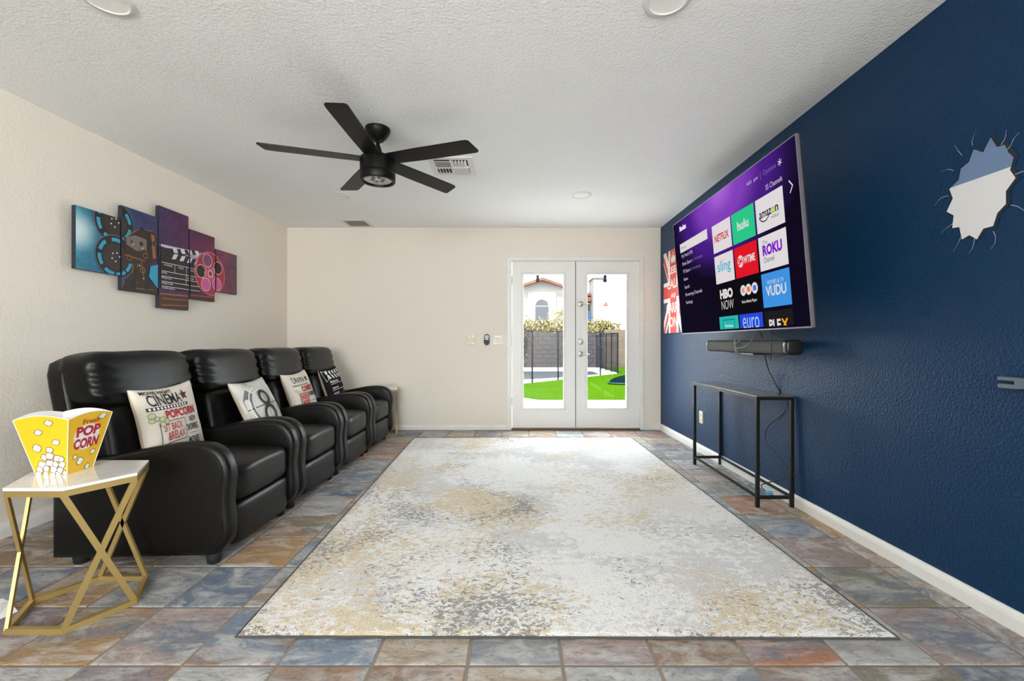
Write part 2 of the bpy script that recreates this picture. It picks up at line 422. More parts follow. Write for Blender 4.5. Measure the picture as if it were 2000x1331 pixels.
mb = MB(); mb.box(-6.2, REAR_X0, REAR_Y-.15, REAR_Y, -.05, CH); mb.box(REAR_X1, 2.0, REAR_Y-.15, REAR_Y, -.05, CH); mb.box(REAR_X0, REAR_X1, REAR_Y-.15, REAR_Y, -.05, .6); mb.box(REAR_X0, REAR_X1, REAR_Y-.15, REAR_Y, 2.2, CH)
struct(mb.build('wall_front', MAT['wall']), 'cream wall behind the viewer')
w = MB()
for x in (REAR_X0+.03, (REAR_X0+REAR_X1)/2, REAR_X1-.03): w.box(x-.03, x+.03, REAR_Y-.11, REAR_Y-.05, .6, 2.2)
for z in (.63, 2.17): w.box(REAR_X0, REAR_X1, REAR_Y-.11, REAR_Y-.05, z-.03, z+.03)
wo = struct(w.build('window_2', MAT['white_plastic']), 'white framed window in the wall behind the viewer')  # unseen window, added to let fill light in from behind
MB().box(REAR_X0, REAR_X1, REAR_Y-.084, REAR_Y-.08, .6, 2.2).build('pane', MAT['glass'], wo)
mb = MB(); mb.box(-6.2, -6.05, REAR_Y, NOOK_Y+.14, -.05, CH); mb.box(-6.05, -2.95, NOOK_Y, NOOK_Y+.14, -.05, CH)
struct(mb.build('wall_nook', mat('added_nook_paint', (.30, .25, .20), .8)), 'brown walls of the open space beside the viewer')  # unseen space, added and kept dark so the near recliner reflects less light
mb = MB(); xw0, xw1 = 1.86, 2.0
mb.box(xw0, xw1, REAR_Y, SIDE_Y0, -.05, CH); mb.box(xw0, xw1, SIDE_Y1, -.30, -.05, CH); mb.box(xw0, xw1, SIDE_Y0, SIDE_Y1, -.05, SIDE_Z0); mb.box(xw0, xw1, SIDE_Y0, SIDE_Y1, SIDE_Z1, CH)
mb.box(wr(-.3, 2.4)-.001, xw1, -.305, -.30, -.05, CH)
struct(mb.build('wall_side', MAT['blue']), 'navy wall with a wide window behind the viewer')
w = MB()
for y in (SIDE_Y0+.03, (SIDE_Y0+SIDE_Y1)/2, SIDE_Y1-.03): w.box(xw0+.04, xw0+.10, y-.03, y+.03, SIDE_Z0, SIDE_Z1)
for z in (SIDE_Z0+.03, SIDE_Z1-.03): w.box(xw0+.04, xw0+.10, SIDE_Y0, SIDE_Y1, z-.03, z+.03)
wo = struct(w.build('window_1', MAT['white_plastic']), 'white framed window behind the viewer')  # unseen side window, added as an opening for fill light
MB().box(xw0+.07, xw0+.074, SIDE_Y0, SIDE_Y1, SIDE_Z0, SIDE_Z1).build('pane', MAT['glass'], wo)

# floor: grout bed with every tile its own piece
mb = MB(); mb.box(-6.2, 2.3, REAR_Y, YB+.15, -.14, -.005)
floor = struct(mb.build('floor', MAT['grout']), 'grout bed of the slate-look tile floor')
TP = .312; TG = .011; TX0 = -.158; TY0 = 1.425; TYP = .3135
random.seed(4)
b = bmesh.new(); bmesh.ops.create_cube(b, size=1)
for v in b.verts: v.co = (v.co.x*(TP-TG), v.co.y*(TYP-TG), v.co.z*.012-.006)
top = [e for e in b.edges if all(v.co.z > -.001 for v in e.verts)]
bmesh.ops.bevel(b, geom=top, offset=.005, segments=2, affect='EDGES', profile=.6)
tile_me = bpy.data.meshes.new('tile'); b.to_mesh(tile_me); b.free(); tile_me.materials.append(MAT['slate'])
TC = dict(blue=(.16, .20, .255), dblue=(.10, .13, .18), grey=(.235, .235, .235), pink=(.30, .23, .21), tan=(.33, .27, .20), orange=(.36, .225, .11),
          rust=(.33, .155, .085), olive=(.20, .18, .135), brown=(.21, .15, .105), lgrey=(.34, .34, .335), purple=(.20, .17, .185))
OV = {(-4, 0): 'pink', (-5, 0): 'orange', (-3, 0): 'blue', (-2, 0): 'blue', (-1, 0): 'tan', (0, 0): 'grey', (1, 0): 'pink', (2, 0): 'brown', (3, 0): 'rust',
      (4, 0): 'lgrey', (5, 0): 'pink', (-4, 1): 'dblue', (-5, 1): 'grey', (-6, 1): 'orange', (-3, 1): 'grey', (-4, 2): 'orange', (-3, 2): 'blue', (-4, 3): 'olive', (-3, 3): 'tan',
      (-4, 4): 'lgrey', (-3, 4): 'pink', (-4, 5): 'dblue', (-3, 5): 'lgrey', (-4, 6): 'blue', (-4, 7): 'grey', (-3, 7): 'pink', (-4, 8): 'rust', (-4, 9): 'pink', (-4, 10): 'tan',
      (5, 1): 'olive', (5, 2): 'pink', (5, 3): 'blue', (5, 4): 'rust', (5, 5): 'olive', (5, 6): 'pink', (5, 7): 'lgrey', (5, 8): 'grey', (6, 0): 'pink', (6, 1): 'tan', (6, 2): 'tan', (6, 3): 'orange', (4, 5): 'grey',
      (-4, -1): 'purple', (-3, -1): 'lgrey', (-2, -1): 'grey', (-1, -1): 'brown', (0, -1): 'tan', (1, -1): 'lgrey', (2, -1): 'grey', (3, -1): 'purple', (4, -1): 'olive', (-5, -1): 'lgrey', (-6, 0): 'purple', (-6, -1): 'tan',
      (-7, 1): 'blue', (-7, 2): 'brown', (-6, 2): 'brown', (-5, 2): 'grey', (-8, 2): 'brown', (-7, 3): 'pink', (-8, 3): 'brown', (-9, 3): 'grey'}
names = list(TC)
XMIN, XMAX = -2.80, 1.84
for j in range(-3, 13):
    for i in range(-9, 7):
        x0 = TX0+i*TP; x1 = x0+TP; y0 = TY0+j*TYP; y1 = min(y0+TYP, YB+.004)
        xa, xb = max(x0, XMIN), min(x1, XMAX)
        if xb-xa < .02 or y1-y0 < .02: continue
        t = bpy.data.objects.new('tile', tile_me); COL.objects.link(t); t.parent = floor
        t.location = ((xa+xb)/2, (y0+y1)/2, random.uniform(-.001, .0))
        t.scale = ((xb-xa-TG)/(TP-TG), (y1-y0-TG)/(TYP-TG), 1)
        t.rotation_euler = (random.uniform(-.002, .002), random.uniform(-.002, .002), 0)
        c = TC[OV.get((i, j), random.choice(names))]; k = random.uniform(1.1, 1.35)
        t.color = (c[0]*k, c[1]*k, c[2]*k, 1)

# baseboards
def baseboard_poly(t, h): return [(0, 0), (t, 0), (t, h*.62), (t*.75, h*.8), (t*.45, h*.92), (t*.4, h), (0, h)]
def base_run(name, fn, sgn, y0, y1, h, label, t=.013):
    mb = MB(); n = 20; pr = baseboard_poly(t, h); k = len(pr)
    for i in range(n+1):
        y = y0+(y1-y0)*i/n
        mb.v += [(fn(y, z)-sgn*x, y, z) for x, z in pr]
    for i in range(n):
        for q in range(k): mb.f.append((i*k+q, i*k+(q+1) % k, (i+1)*k+(q+1) % k, (i+1)*k+q))
    mb.f += [tuple(range(k)), tuple(n*k+q for q in range(k))]
    struct(mb.build(name, MAT['trim']), label)
base_run('baseboard_left', wl, -1, NOOK_Y, YB, .085, 'off-white baseboard along the cream left wall')
base_run('baseboard_right', wr, 1, REAR_Y, YB, .078, 'off-white baseboard along the navy wall')
mb = MB(); pr = baseboard_poly(.013, .058)
R = Matrix.Rotation(-PI/2, 4, 'Z')
for a, c in ((-2.76, -.112), (1.553, 1.752)):
    mb.add([(x_, YB-t_, z_) for x_ in (a, c) for t_, z_ in pr], [tuple(range(7)), tuple(range(7, 14))]+[(q, (q+1) % 7, 7+(q+1) % 7, 7+q) for q in range(7)])
struct(mb.build('baseboard_back', MAT['trim']), 'off-white baseboard along the back wall')

# door casing, threshold, doors
mb = MB()
for x0, x1 in ((-.105, -.052), (1.505, 1.548)): mb.box(x0, x1, YB-.018, YB+.03, 0, 2.09, .004)
mb.box(-.105, 1.548, YB-.0185, YB+.03, 2.042, 2.092, .004)
mb.box(-.055, -.046, YB-.005, YB+.13, 0, 2.047); mb.box(1.499, 1.508, YB-.005, YB+.13, 0, 2.047); mb.box(-.055, 1.508, YB-.005, YB+.13, 2.037, 2.047)
struct(mb.build('trim_1', MAT['trim']), 'white casing around the double doors')
struct(MB().box(-.05, 1.5, YB-.03, YB+.14, 0, .018, .005).build('trim_2', mat('bronze_threshold', (.14, .085, .04), .45, metal=.4)), 'bronze threshold under the double doors')
DY0, DY1 = YB+.004, YB+.048
def make_door(name, x0, x1, gx0, gx1, hinge_x, label):
    mb = MB(); z0, z1, g0, g1 = .024, 2.035, .262, 1.878
    mb.box(x0, gx0, DY0, DY1, z0, z1); mb.box(gx1, x1, DY0, DY1, z0, z1); mb.box(gx0, gx1, DY0, DY1, z0, g0); mb.box(gx0, gx1, DY0, DY1, g1, z1)
    d = struct(mb.build(name, MAT['door']), label)
    f = MB(); w = .026
    for a, c, e, g in ((gx0-w, gx0+.004, g0-w, g1+w), (gx1-.004, gx1+w, g0-w, g1+w)): f.box(a, c, DY0-.011, DY0+.004, e, g, .004)
    for e, g in ((g0-w, g0+.004), (g1-.004, g1+w)): f.box(gx0-w, gx1+w, DY0-.0115, DY0+.004, e, g, .004)
    f.build('glass_frame', MAT['trim'], d)
    MB().box(gx0, gx1, DY0+.018, DY0+.023, g0, g1).build('pane', MAT['glass'], d)
    for z in (1.80, 1.07, .34):
        MB().cyl((hinge_x, DY0-.008, z-.055), (hinge_x, DY0-.008, z+.055), .0075, 10).box(hinge_x-.011, hinge_x+.011, DY0-.006, DY0+.001, z-.05, z+.05).build('hinge', MAT['trim'], d)
    return d
make_door('door_1', -.043, .716, .093, .581, -.046, 'white full-glass patio door, left leaf')
d2 = make_door('door_2', .730, 1.497, .866, 1.339, 1.499, 'white full-glass patio door with nickel levers, right leaf')
MB().box(.714, .7215, DY0-.004, DY1, .024, 2.035).build('astragal', MAT['trim'], d2)
MB().box(.7215, .729, DY0+.012, DY0+.03, .024, 2.035).build('weather_strip', MAT['dark'], d2)
def rose(z, r=.033):
    m = Matrix.Rotation(PI/2, 4, 'X'); m.translation = (.787, DY0, z); return MB().lathe([(r, 0), (r, .006), (r*.85, .013), (r*.4, .016), (r*.36, .045), (0, .045)], 22, m=m)
for z in (1.521, .915):
    h = rose(z).build('lever_handle', MAT['nickel'], d2, 40)
    MB().tube([(.787, DY0-.043, z), (.805, DY0-.052, z), (.835, DY0-.053, z-.001), (.885, DY0-.05, z-.004)], .0075, 8).build('lever', MAT['nickel'], h, 60)
h = MB().lathe([(.034, 0), (.034, .008), (.028, .016), (0, .018)], 22, m=(Matrix.Translation((.787, DY0, 1.062)) @ Matrix.Rotation(PI/2, 4, 'X'))).build('deadbolt', MAT['nickel'], d2, 40)
MB().box(.770, .804, DY0-.034, DY0-.016, 1.056, 1.068, .004).build('thumb_turn', MAT['nickel'], h)

# ------------------------------------------------------------------ rug
def rug():
    A = [(-1.0, 1.556), (1.361, 1.545), (1.279, 4.80), (-1.118, 4.775)]
    t = thing('area_rug', 'large cream, grey and gold abstract rug on the tile floor', 'rug', (.13, 1.55, 0))
    nx, ny = 300, 420; mb = MB()
    for j in range(ny+1):
        for i in range(nx+1):
            u, v = i/nx, j/ny
            x = (A[0][0]*(1-u)+A[1][0]*u)*(1-v)+(A[3][0]*(1-u)+A[2][0]*u)*v - .13
            y = (A[0][1]*(1-u)+A[1][1]*u)*(1-v)+(A[3][1]*(1-u)+A[2][1]*u)*v - 1.55
            e = min(u*2.36, (1-u)*2.36, v*3.2, (1-v)*3.2)
            z = .012+.0022*noise.noise((x*45, y*45, 0))+.0015*noise.noise((x*110, y*110, 3))
            z = z*min(1, .35+e/.02*.65)
            mb.v.append((x, y, z))
    for j in range(ny):
        for i in range(nx): mb.f.append((j*(nx+1)+i, j*(nx+1)+i+1, (j+1)*(nx+1)+i+1, (j+1)*(nx+1)+i))
    me = bpy.data.meshes.new('pile'); me.from_pydata(mb.v, [], mb.f); me.update()
    for p in me.polygons: p.use_smooth = True
    link('pile', me, MAT['rug'], t)
    b = MB(); pts = []
    for a, c in zip(A, A[1:]+A[:1]):
        for k in range(12): pts.append((a[0]+(c[0]-a[0])*k/12-.13, a[1]+(c[1]-a[1])*k/12-1.55, .0045))
    b.tube(pts, .0045, 6, True)
    b.build('bound_edge', mat('rug_binding', (.07, .068, .066), .9), t)
rug()

# ------------------------------------------------------------------ recliners
def smoothpath(pts, k=6, closed=False):
    out = []; n = len(pts)
    for i in range(n if closed else n-1):
        p = [Vector(pts[(i+d) % n] if closed else pts[max(0, min(n-1, i+d))]) for d in (-1, 0, 1, 2)]
        for s in range(k):
            t = s/k; t2 = t*t; t3 = t2*t
            out.append(tuple(.5*((2*p[1])+(-p[0]+p[2])*t+(2*p[0]-5*p[1]+4*p[2]-p[3])*t2+(-p[0]+3*p[1]-3*p[2]+p[3])*t3)))
    if not closed: out.append(tuple(Vector(pts[-1])))
    return out
REC_X = -1.78; REC_W = .685; REC_Y0 = 2.03; REC_P = .695
def make_recliner(label, group):
    L = MAT['leather']
    t = thing('recliner', label, 'recliner', (REC_X, REC_Y0+REC_W/2, 0), 0, group)
    top = [(.352, .055), (.392, .075), (.432, .125), (.441, .19), (.431, .30), (.437, .385), (.441, .435), (.430, .49), (.402, .538), (.355, .571), (.28, .584), (.16, .578), (.0, .549), (-.17, .516), (-.3, .506), (-.375, .50)]
    top = [(x, z) for x, z in smoothpath([(a, c, 0) for a, c in top], 3) for x, z in [(x, z)]] if False else [(p[0], p[1]) for p in smoothpath([(a, c, 0) for a, c in top], 3)]
    prof = top+[(-.392, .46), (-.392, .042), (-.1, .045)]
    seam = []
    for q in range(len(top)):
        a, c = Vector(top[max(0, q-1)]), Vector(top[min(len(top)-1, q+1)]); d = (c-a).normalized()
        seam.append((top[q][0]-d.y*.031, top[q][1]+d.x*.031) if True else None)
    for sg in (-1, 1):
        y0, y1 = sorted((sg*.2555, sg*.3425))
        a = MB().prism(prof, y0, y1, .026, 4).build('armrest', L, t, 50)
        for yy in (y0, y1): MB().tube([(x, yy, z) for x, z in seam[2:]], .0026, 6).build('piping', L, a, 60)
    MB().box(-.37, .33, -.26, .26, .045, .28, .02).build('base', MAT['rubber'], t)
    # seat, crowned, with a rolled front
    def seatf(q):
        q = q.copy(); q.z += .018*(1-(q.y/.27)**2)*(1 if q.z > .35 else 0) - .03*max(0, -(q.x)/.3)
        return q
    MB().cushion((.105, 0, .35), (.325, .262, .093), 6.5, 14, seatf).build('seat', L, t, 80)
    def footf(q):
        q = q.copy(); q.x += .008*math.cos(q.y*5); return q
    MB().cushion((.345, 0, .158), (.068, .262, .104), 7, 12, footf).build('footrest', L, t, 80)
    sh = lambda q: Vector((q.x-.20*(q.z-.5), q.y, q.z))
    MB().cushion((-.318, 0, .63), (.05, .322, .352), 9, 12, sh).build('back_shell', L, t, 70)
    def bk(q):
        q = q.copy(); q.x += .012*math.cos(q.y*6)+.006*noise.noise((q.y*9, q.z*16, 2)); return sh(q)
    MB().cushion((-.222, 0, .565), (.095, .288, .205), 5, 14, bk).build('backrest', L, t, 80)
    def hd(q):
        q = q.copy(); e = max(0, abs(q.y)/.312-.62)/.38
        q.x += .018*math.cos(q.y*4.2)+.006*e*math.sin(q.z*120+4*noise.noise((q.y*8, q.z*5, 0)))
        q.z += .006*noise.noise((q.y*7, q.x*9, 5)); return sh(q)
    MB().cushion((-.232, 0, .872), (.108, .316, .139), 5.2, 26, hd).build('headrest', L, t, 80)
    for sx in (-.30, .335):
        for sy in (-.285, .285):
            MB().lathe([(.020, 0), (.030, .008), (.034, .04), (.034, .055)], 16, (sx, sy, 0)).build('leg', MAT['rubber'], t, 50)
    return t
RL = ['black leather recliner nearest the viewer, beside the hexagonal table with the popcorn bucket', 'black leather recliner holding the grey pillow printed with a countdown 8',
      'black leather recliner third from the near end of the row', 'black leather recliner at the far end of the row, holding the clapperboard pillow']
rec0 = make_recliner(RL[0], 'row of black recliners')
for k in range(1, 4):
    r = copy_tree(rec0); r.location.y = REC_Y0+REC_W/2+REC_P*k; r['label'] = RL[k]

# ------------------------------------------------------------------ throw pillows
PW, PT = .206, .068
def pil_map(d=0.0):
    def f(s, t):
        y = PW*s*(1-.10*(1-t*t)); z = PW*t*(1-.10*(1-s*s))
        x = PT*(max(0, 1-s*s)*max(0, 1-t*t))**.40
        return (x+d, y, z)
    return f
def make_pillow(label, loc, lean, yaw, roll, cover, back, name='throw_pillow'):
    n = 26; mb = MB(); g = [math.sin(PI/2*(-1+2*i/n)) for i in range(n+1)]; F = pil_map()
    fr = [F(s, t) for t in g for s in g]; bk = [(-p[0], p[1], p[2]) for p in fr]
    q = [(j*(n+1)+i, j*(n+1)+i+1, (j+1)*(n+1)+i+1, (j+1)*(n+1)+i) for j in range(n) for i in range(n)]
    wr_ = lambda p: (p[0]+.0035*noise.noise((p[1]*14, p[2]*14, 1+loc[1]))*(1 if p[0] > 0 else -1), p[1], p[2])
    m = Matrix.Translation(loc) @ Matrix.Rotation(yaw, 4, 'Z') @ Matrix.Rotation(-lean, 4, 'Y') @ Matrix.Rotation(roll, 4, 'X')
    t = thing(name, label, 'pillow', m=m, group='printed throw pillows on the recliners')
    MB().add([wr_(p) for p in fr], q).build('cover', cover, t, 80)
    MB().add([wr_(p) for p in bk], q).build('back_cover', back, t, 80)
    return t
linen = mat('natural_linen', (.74, .68, .59), .9, spec=.1, bump=(260, .3, .002, 2), var=(3, .08))
linen_b = mat('linen_back', (.60, .50, .39), .9, spec=.1, bump=(260, .3, .002, 2))
ink = mat('black_print', (.018, .016, .015), .8); red = mat('red_print', (.42, .015, .02), .8); dred = mat('dark_red_print', (.10, .012, .018), .8)
green_p = mat('pale_green_print', (.55, .58, .36), .85); white_p = mat('white_print', (.82, .81, .78), .8)
p1 = make_pillow('linen pillow lettered POPCORN and CINEMA in the nearest recliner', (-1.885, 2.372, .625), math.radians(12), math.radians(0), math.radians(2), linen, linen_b)
SH = lambda d: (lambda a, c: pil_map(d)(max(-.98, min(.98, a*.95-.31)), c))
F = SH(.0035); F2 = SH(.0045)
decal('lettering', text('CINEMA', (-.52, .50, .56, .82), .01), F, ink, p1)
decal('lettering', text('MOVIE NIGHT', (-.60, .83, .36, .93), .03), F, ink, p1)
film = [rect(-.62, .385, .72, .475, 26, 3)]
decal('film_strip', film, F, ink, p1)
decal('film_frame', [disc(-.55+.105*k, .43, .035, 12) for k in range(12)], F2, white_p, p1)
decal('printed_star', star(.70, .70, .17), F, dred, p1)
decal('lettering', text('POPCORN', (-.18, .10, .96, .34), .035), F, red, p1)
for q, (dx, dy, r) in enumerate(((0, 0.05, .09), (.09, -.03, .07), (-.03, -.06, .07), (.24, -.08, .09), (.33, -.14, .08), (.22, -.19, .08))): decal('printed_popcorn', disc(-.55+dx, .2+dy, r, 14), SH(.0035+.0001*q), green_p, p1)
decal('printed_outline', [ring(-.55+dx, .2+dy, r, r-.012, 16) for dx, dy, r in ((0, 0.05, .09), (.09, -.03, .07), (-.03, -.06, .07), (.24, -.08, .09), (.33, -.14, .08), (.22, -.19, .08))], F2, mat('olive_print', (.2, .2, .11), .85), p1)
decal('lettering', text('SIT BACK', (-.33, -.23, .30, -.02), .004), F, red, p1)
decal('lettering', text('&RELAX', (-.24, -.49, .36, -.26), .01), F, red, p1)
decal('printed_box', frame_rect(-.42, -.55, .42, .04, .018), F, ink, p1)
decal('lettering', text('NOW', (.62, -.13, .93, .04), .025), F, ink, p1)
decal('lettering', text('SHOWING', (.46, -.38, .97, -.18), .025), F, ink, p1)
decal('printed_dots', [disc(.55+.035*k, -.46, .012, 8) for k in range(12)], F, ink, p1)
decal('lettering', text('MOVIES', (.50, -.76, .96, -.56), .02), F, ink, p1)
# countdown pillow
def count_mat():
    m, nt, b = new_mat('countdown_print'); L = nt.links; tc = nd(nt, 'ShaderNodeTexCoord')
    n = nd(nt, 'ShaderNodeTexNoise', inp={'Scale': 5.0, 'Detail': 4}); L.new(tc.outputs['Object'], n.inputs['Vector'])
    r = nd(nt, 'ShaderNodeValToRGB'); r.color_ramp.elements[0].position = .36; r.color_ramp.elements[0].color = (.36, .37, .33, 1)
    r.color_ramp.elements[1].position = .56; r.color_ramp.elements[1].color = (.66, .65, .60, 1)
    L.new(n.outputs['Fac'], r.inputs[0]); L.new(r.outputs[0], b.inputs['Base Color']); b.inputs['Roughness'].default_value = .9
    return m
p2 = make_pillow('grey pillow printed with a film countdown figure 8', (-1.815, 3.075, .605), math.radians(25), math.radians(2), math.radians(2), count_mat(), linen_b)
decal('printed_shadow', ring(.15, -.05, .92, .62, 30, PI*.72, PI*1.42), F, mat('grey_print', (.17, .18, .185), .9), p2)
decal('printed_ring', [ring(.15, -.05, .78, .745, 40, PI*.55, PI*1.5), ring(.15, -.05, .64, .605, 40, PI*.5, PI*1.5)], F2, white_p, p2)
decal('printed_cross', [line((-.80, -.06), (.93, -.03), .028, 14), line((.26, .72), (.26, -.80), .014, 14)], F2, ink, p2)
decal('printed_figure', [ring(.26, .24, .315, .205, 28, ky=1.0), ring(.26, -.44, .40, .27, 28, ky=.98)], SH(.006), mat('brown_black_print', (.035, .025, .022), .85), p2)
# comedy pillow
p3 = make_pillow('linen pillow lettered COMEDY and HORROR in the third recliner', (-1.865, 3.775, .605), math.radians(18), math.radians(0), math.radians(3), linen, linen_b)
decal('lettering', text('DRAMA', (-.45, .52, .50, .80), -.005), F, ink, p3)
decal('film_strip', rect(-.55, .38, .65, .44, 22, 2), F, ink, p3)
decal('film_frame', [disc(-.5+.1*k, .41, .024, 10) for k in range(12)], F2, white_p, p3)
decal('printed_star', star(.70, .66, .18), F, dred, p3)
decal('lettering', text('COMEDY', (-.10, .08, .97, .34), .035), F, red, p3)
for q, (dx, dy, r) in enumerate(((0, 0.03, .08), (.08, -.03, .06), (.2, -.04, .08), (.28, -.09, .07))): decal('printed_popcorn', disc(-.5+dx, .15+dy, r, 14), SH(.0035+.0001*q), green_p, p3)
decal('lettering', text('HORROR', (.32, -.20, .97, .02), .03), F, ink, p3)
decal('printed_box', rect(-.36, -.58, .26, .02, 10, 10), F, mat('salmon_print', (.68, .33, .27), .85), p3)
decal('printed_border', frame_rect(-.36, -.58, .26, .02, .025), F2, ink, p3)
decal('lettering', [text('KIDS', (-.28, -.24, .18, -.04), .02), text('MOVIE', (-.28, -.50, .18, -.30), .02)], F2, red, p3)
decal('printed_rule', line((.34, -.42), (.92, -.42), .02, 8), F, ink, p3)
decal('lettering', text('ACTION', (.18, -.78, .94, -.58), .015), F, ink, p3)
# clapperboard pillow
black_c = mat('black_cotton', (.016, .015, .017), .9, spec=.1)
F = (lambda a, c: pil_map(.0035)(max(-.98, min(.98, a-.15)), c))
p4 = make_pillow('black pillow printed as a clapperboard in the farthest recliner', (-1.88, 4.48, .60), math.radians(18), math.radians(0), math.radians(3), black_c, linen_b)
st = []
for k in range(5):
    st.append(clip(poly([(-.52+.32*k, .44), (-.36+.32*k, .44), (-.46+.32*k, .66), (-.62+.32*k, .66)]), -.6, .4, .92, 1))
    st.append(clip(poly([(-.66+.32*k, .70), (-.50+.32*k, .70), (-.38+.32*k, .90), (-.54+.32*k, .90)]), -.7, .4, .92, 1))
decal('printed_stripes', st, F, white_p, p4)
decal('printed_corner', poly([(-.94, .90), (-.6, .86), (-.52, .44), (-.78, .30)]), F, mat('silver_print', (.5, .5, .52), .8), p4)
decal('lettering', text('PRODUCTION', (-.60, .20, .20, .33), .03), F, white_p, p4)
decal('lettering', text('DIRECTOR', (-.60, -.12, -.02, -.03), .02), F, white_p, p4)
decal('lettering', text('SCENE', (-.60, -.42, -.10, -.32), .02), F, white_p, p4)
decal('printed_rule', [line((-.62, .14), (.9, .16), .022, 14), line((-.62, -.19), (.9, -.17), .022, 14), line((.5, -.2), (.5, -.85), .018, 10)], F, white_p, p4)
decal('lettering', text('TAKE', (.56, -.32, .82, -.24), .02), F, white_p, p4)

# ------------------------------------------------------------------ hexagonal side tables
def make_hex(label, loc, rz):
    t = thing('hexagonal_side_table', label, 'side table', loc, rz, 'hexagonal side tables')
    HX = [(-.108, -.187), (.108, -.187), (.217, 0), (.108, .187), (-.108, .187), (-.217, 0)]
    sc = lambda k: [(x*k, y*k) for x, y in HX]
    def hexprism(k, z0, z1, r=0):
        b = bmesh.new(); A = [b.verts.new((x, y, z0)) for x, y in sc(k)]; B = [b.verts.new((x, y, z1)) for x, y in sc(k)]
        b.faces.new(list(reversed(A))); b.faces.new(B)
        for i in range(6): b.faces.new((A[i], A[(i+1) % 6], B[(i+1) % 6], B[i]))
        if r: bmesh.ops.bevel(b, geom=b.edges[:], offset=r, segments=2, affect='EDGES', profile=.5)
        return MB().bm(b)
    hexprism(1.0, .519, .531, .002).build('table_top', MAT['marble'], t)
    def ringm(z0, z1, k0, k1):
        mb = MB(); o, i_ = sc(k0), sc(k1)
        vs = [(x, y, z) for z in (z0, z1) for x, y in o+i_]
        for a in range(6):
            c = (a+1) % 6
            mb.f += []
        fs = []
        for a in range(6):
            c = (a+1) % 6
            fs += [(a, c, 12+c, 12+a), (6+c, 6+a, 18+a, 18+c), (12+a, 12+c, 18+c, 18+a), (c, a, 6+a, 6+c)]
        return mb.add(vs, fs)
    ringm(.497, .519, .995, .90).build('top_frame', MAT['gold'], t)
    ringm(0, .021, .995, .90).build('base_frame', MAT['gold'], t)
    q = sc(.95)
    for a, c in ((0, 5), (1, 2), (3, 4)):
        for p_, r_ in ((a, c), (c, a)):
            P_ = Vector((*q[p_], .500)); R_ = Vector((*q[r_], .012)); nrm = Vector(((q[a][0]+q[c][0])/2, (q[a][1]+q[c][1])/2, 0)).normalized()
            MB().bar(P_, R_, .019, .010, up=nrm).build('cross_leg', MAT['gold'], t)
    return t
make_hex('gold-framed hexagonal table with marble top under the popcorn bucket', (-1.744, 1.757, 0), 0.0)
make_hex('gold-framed hexagonal table in the far corner behind the last recliner', (-1.555, 5.012, 0), math.radians(45))

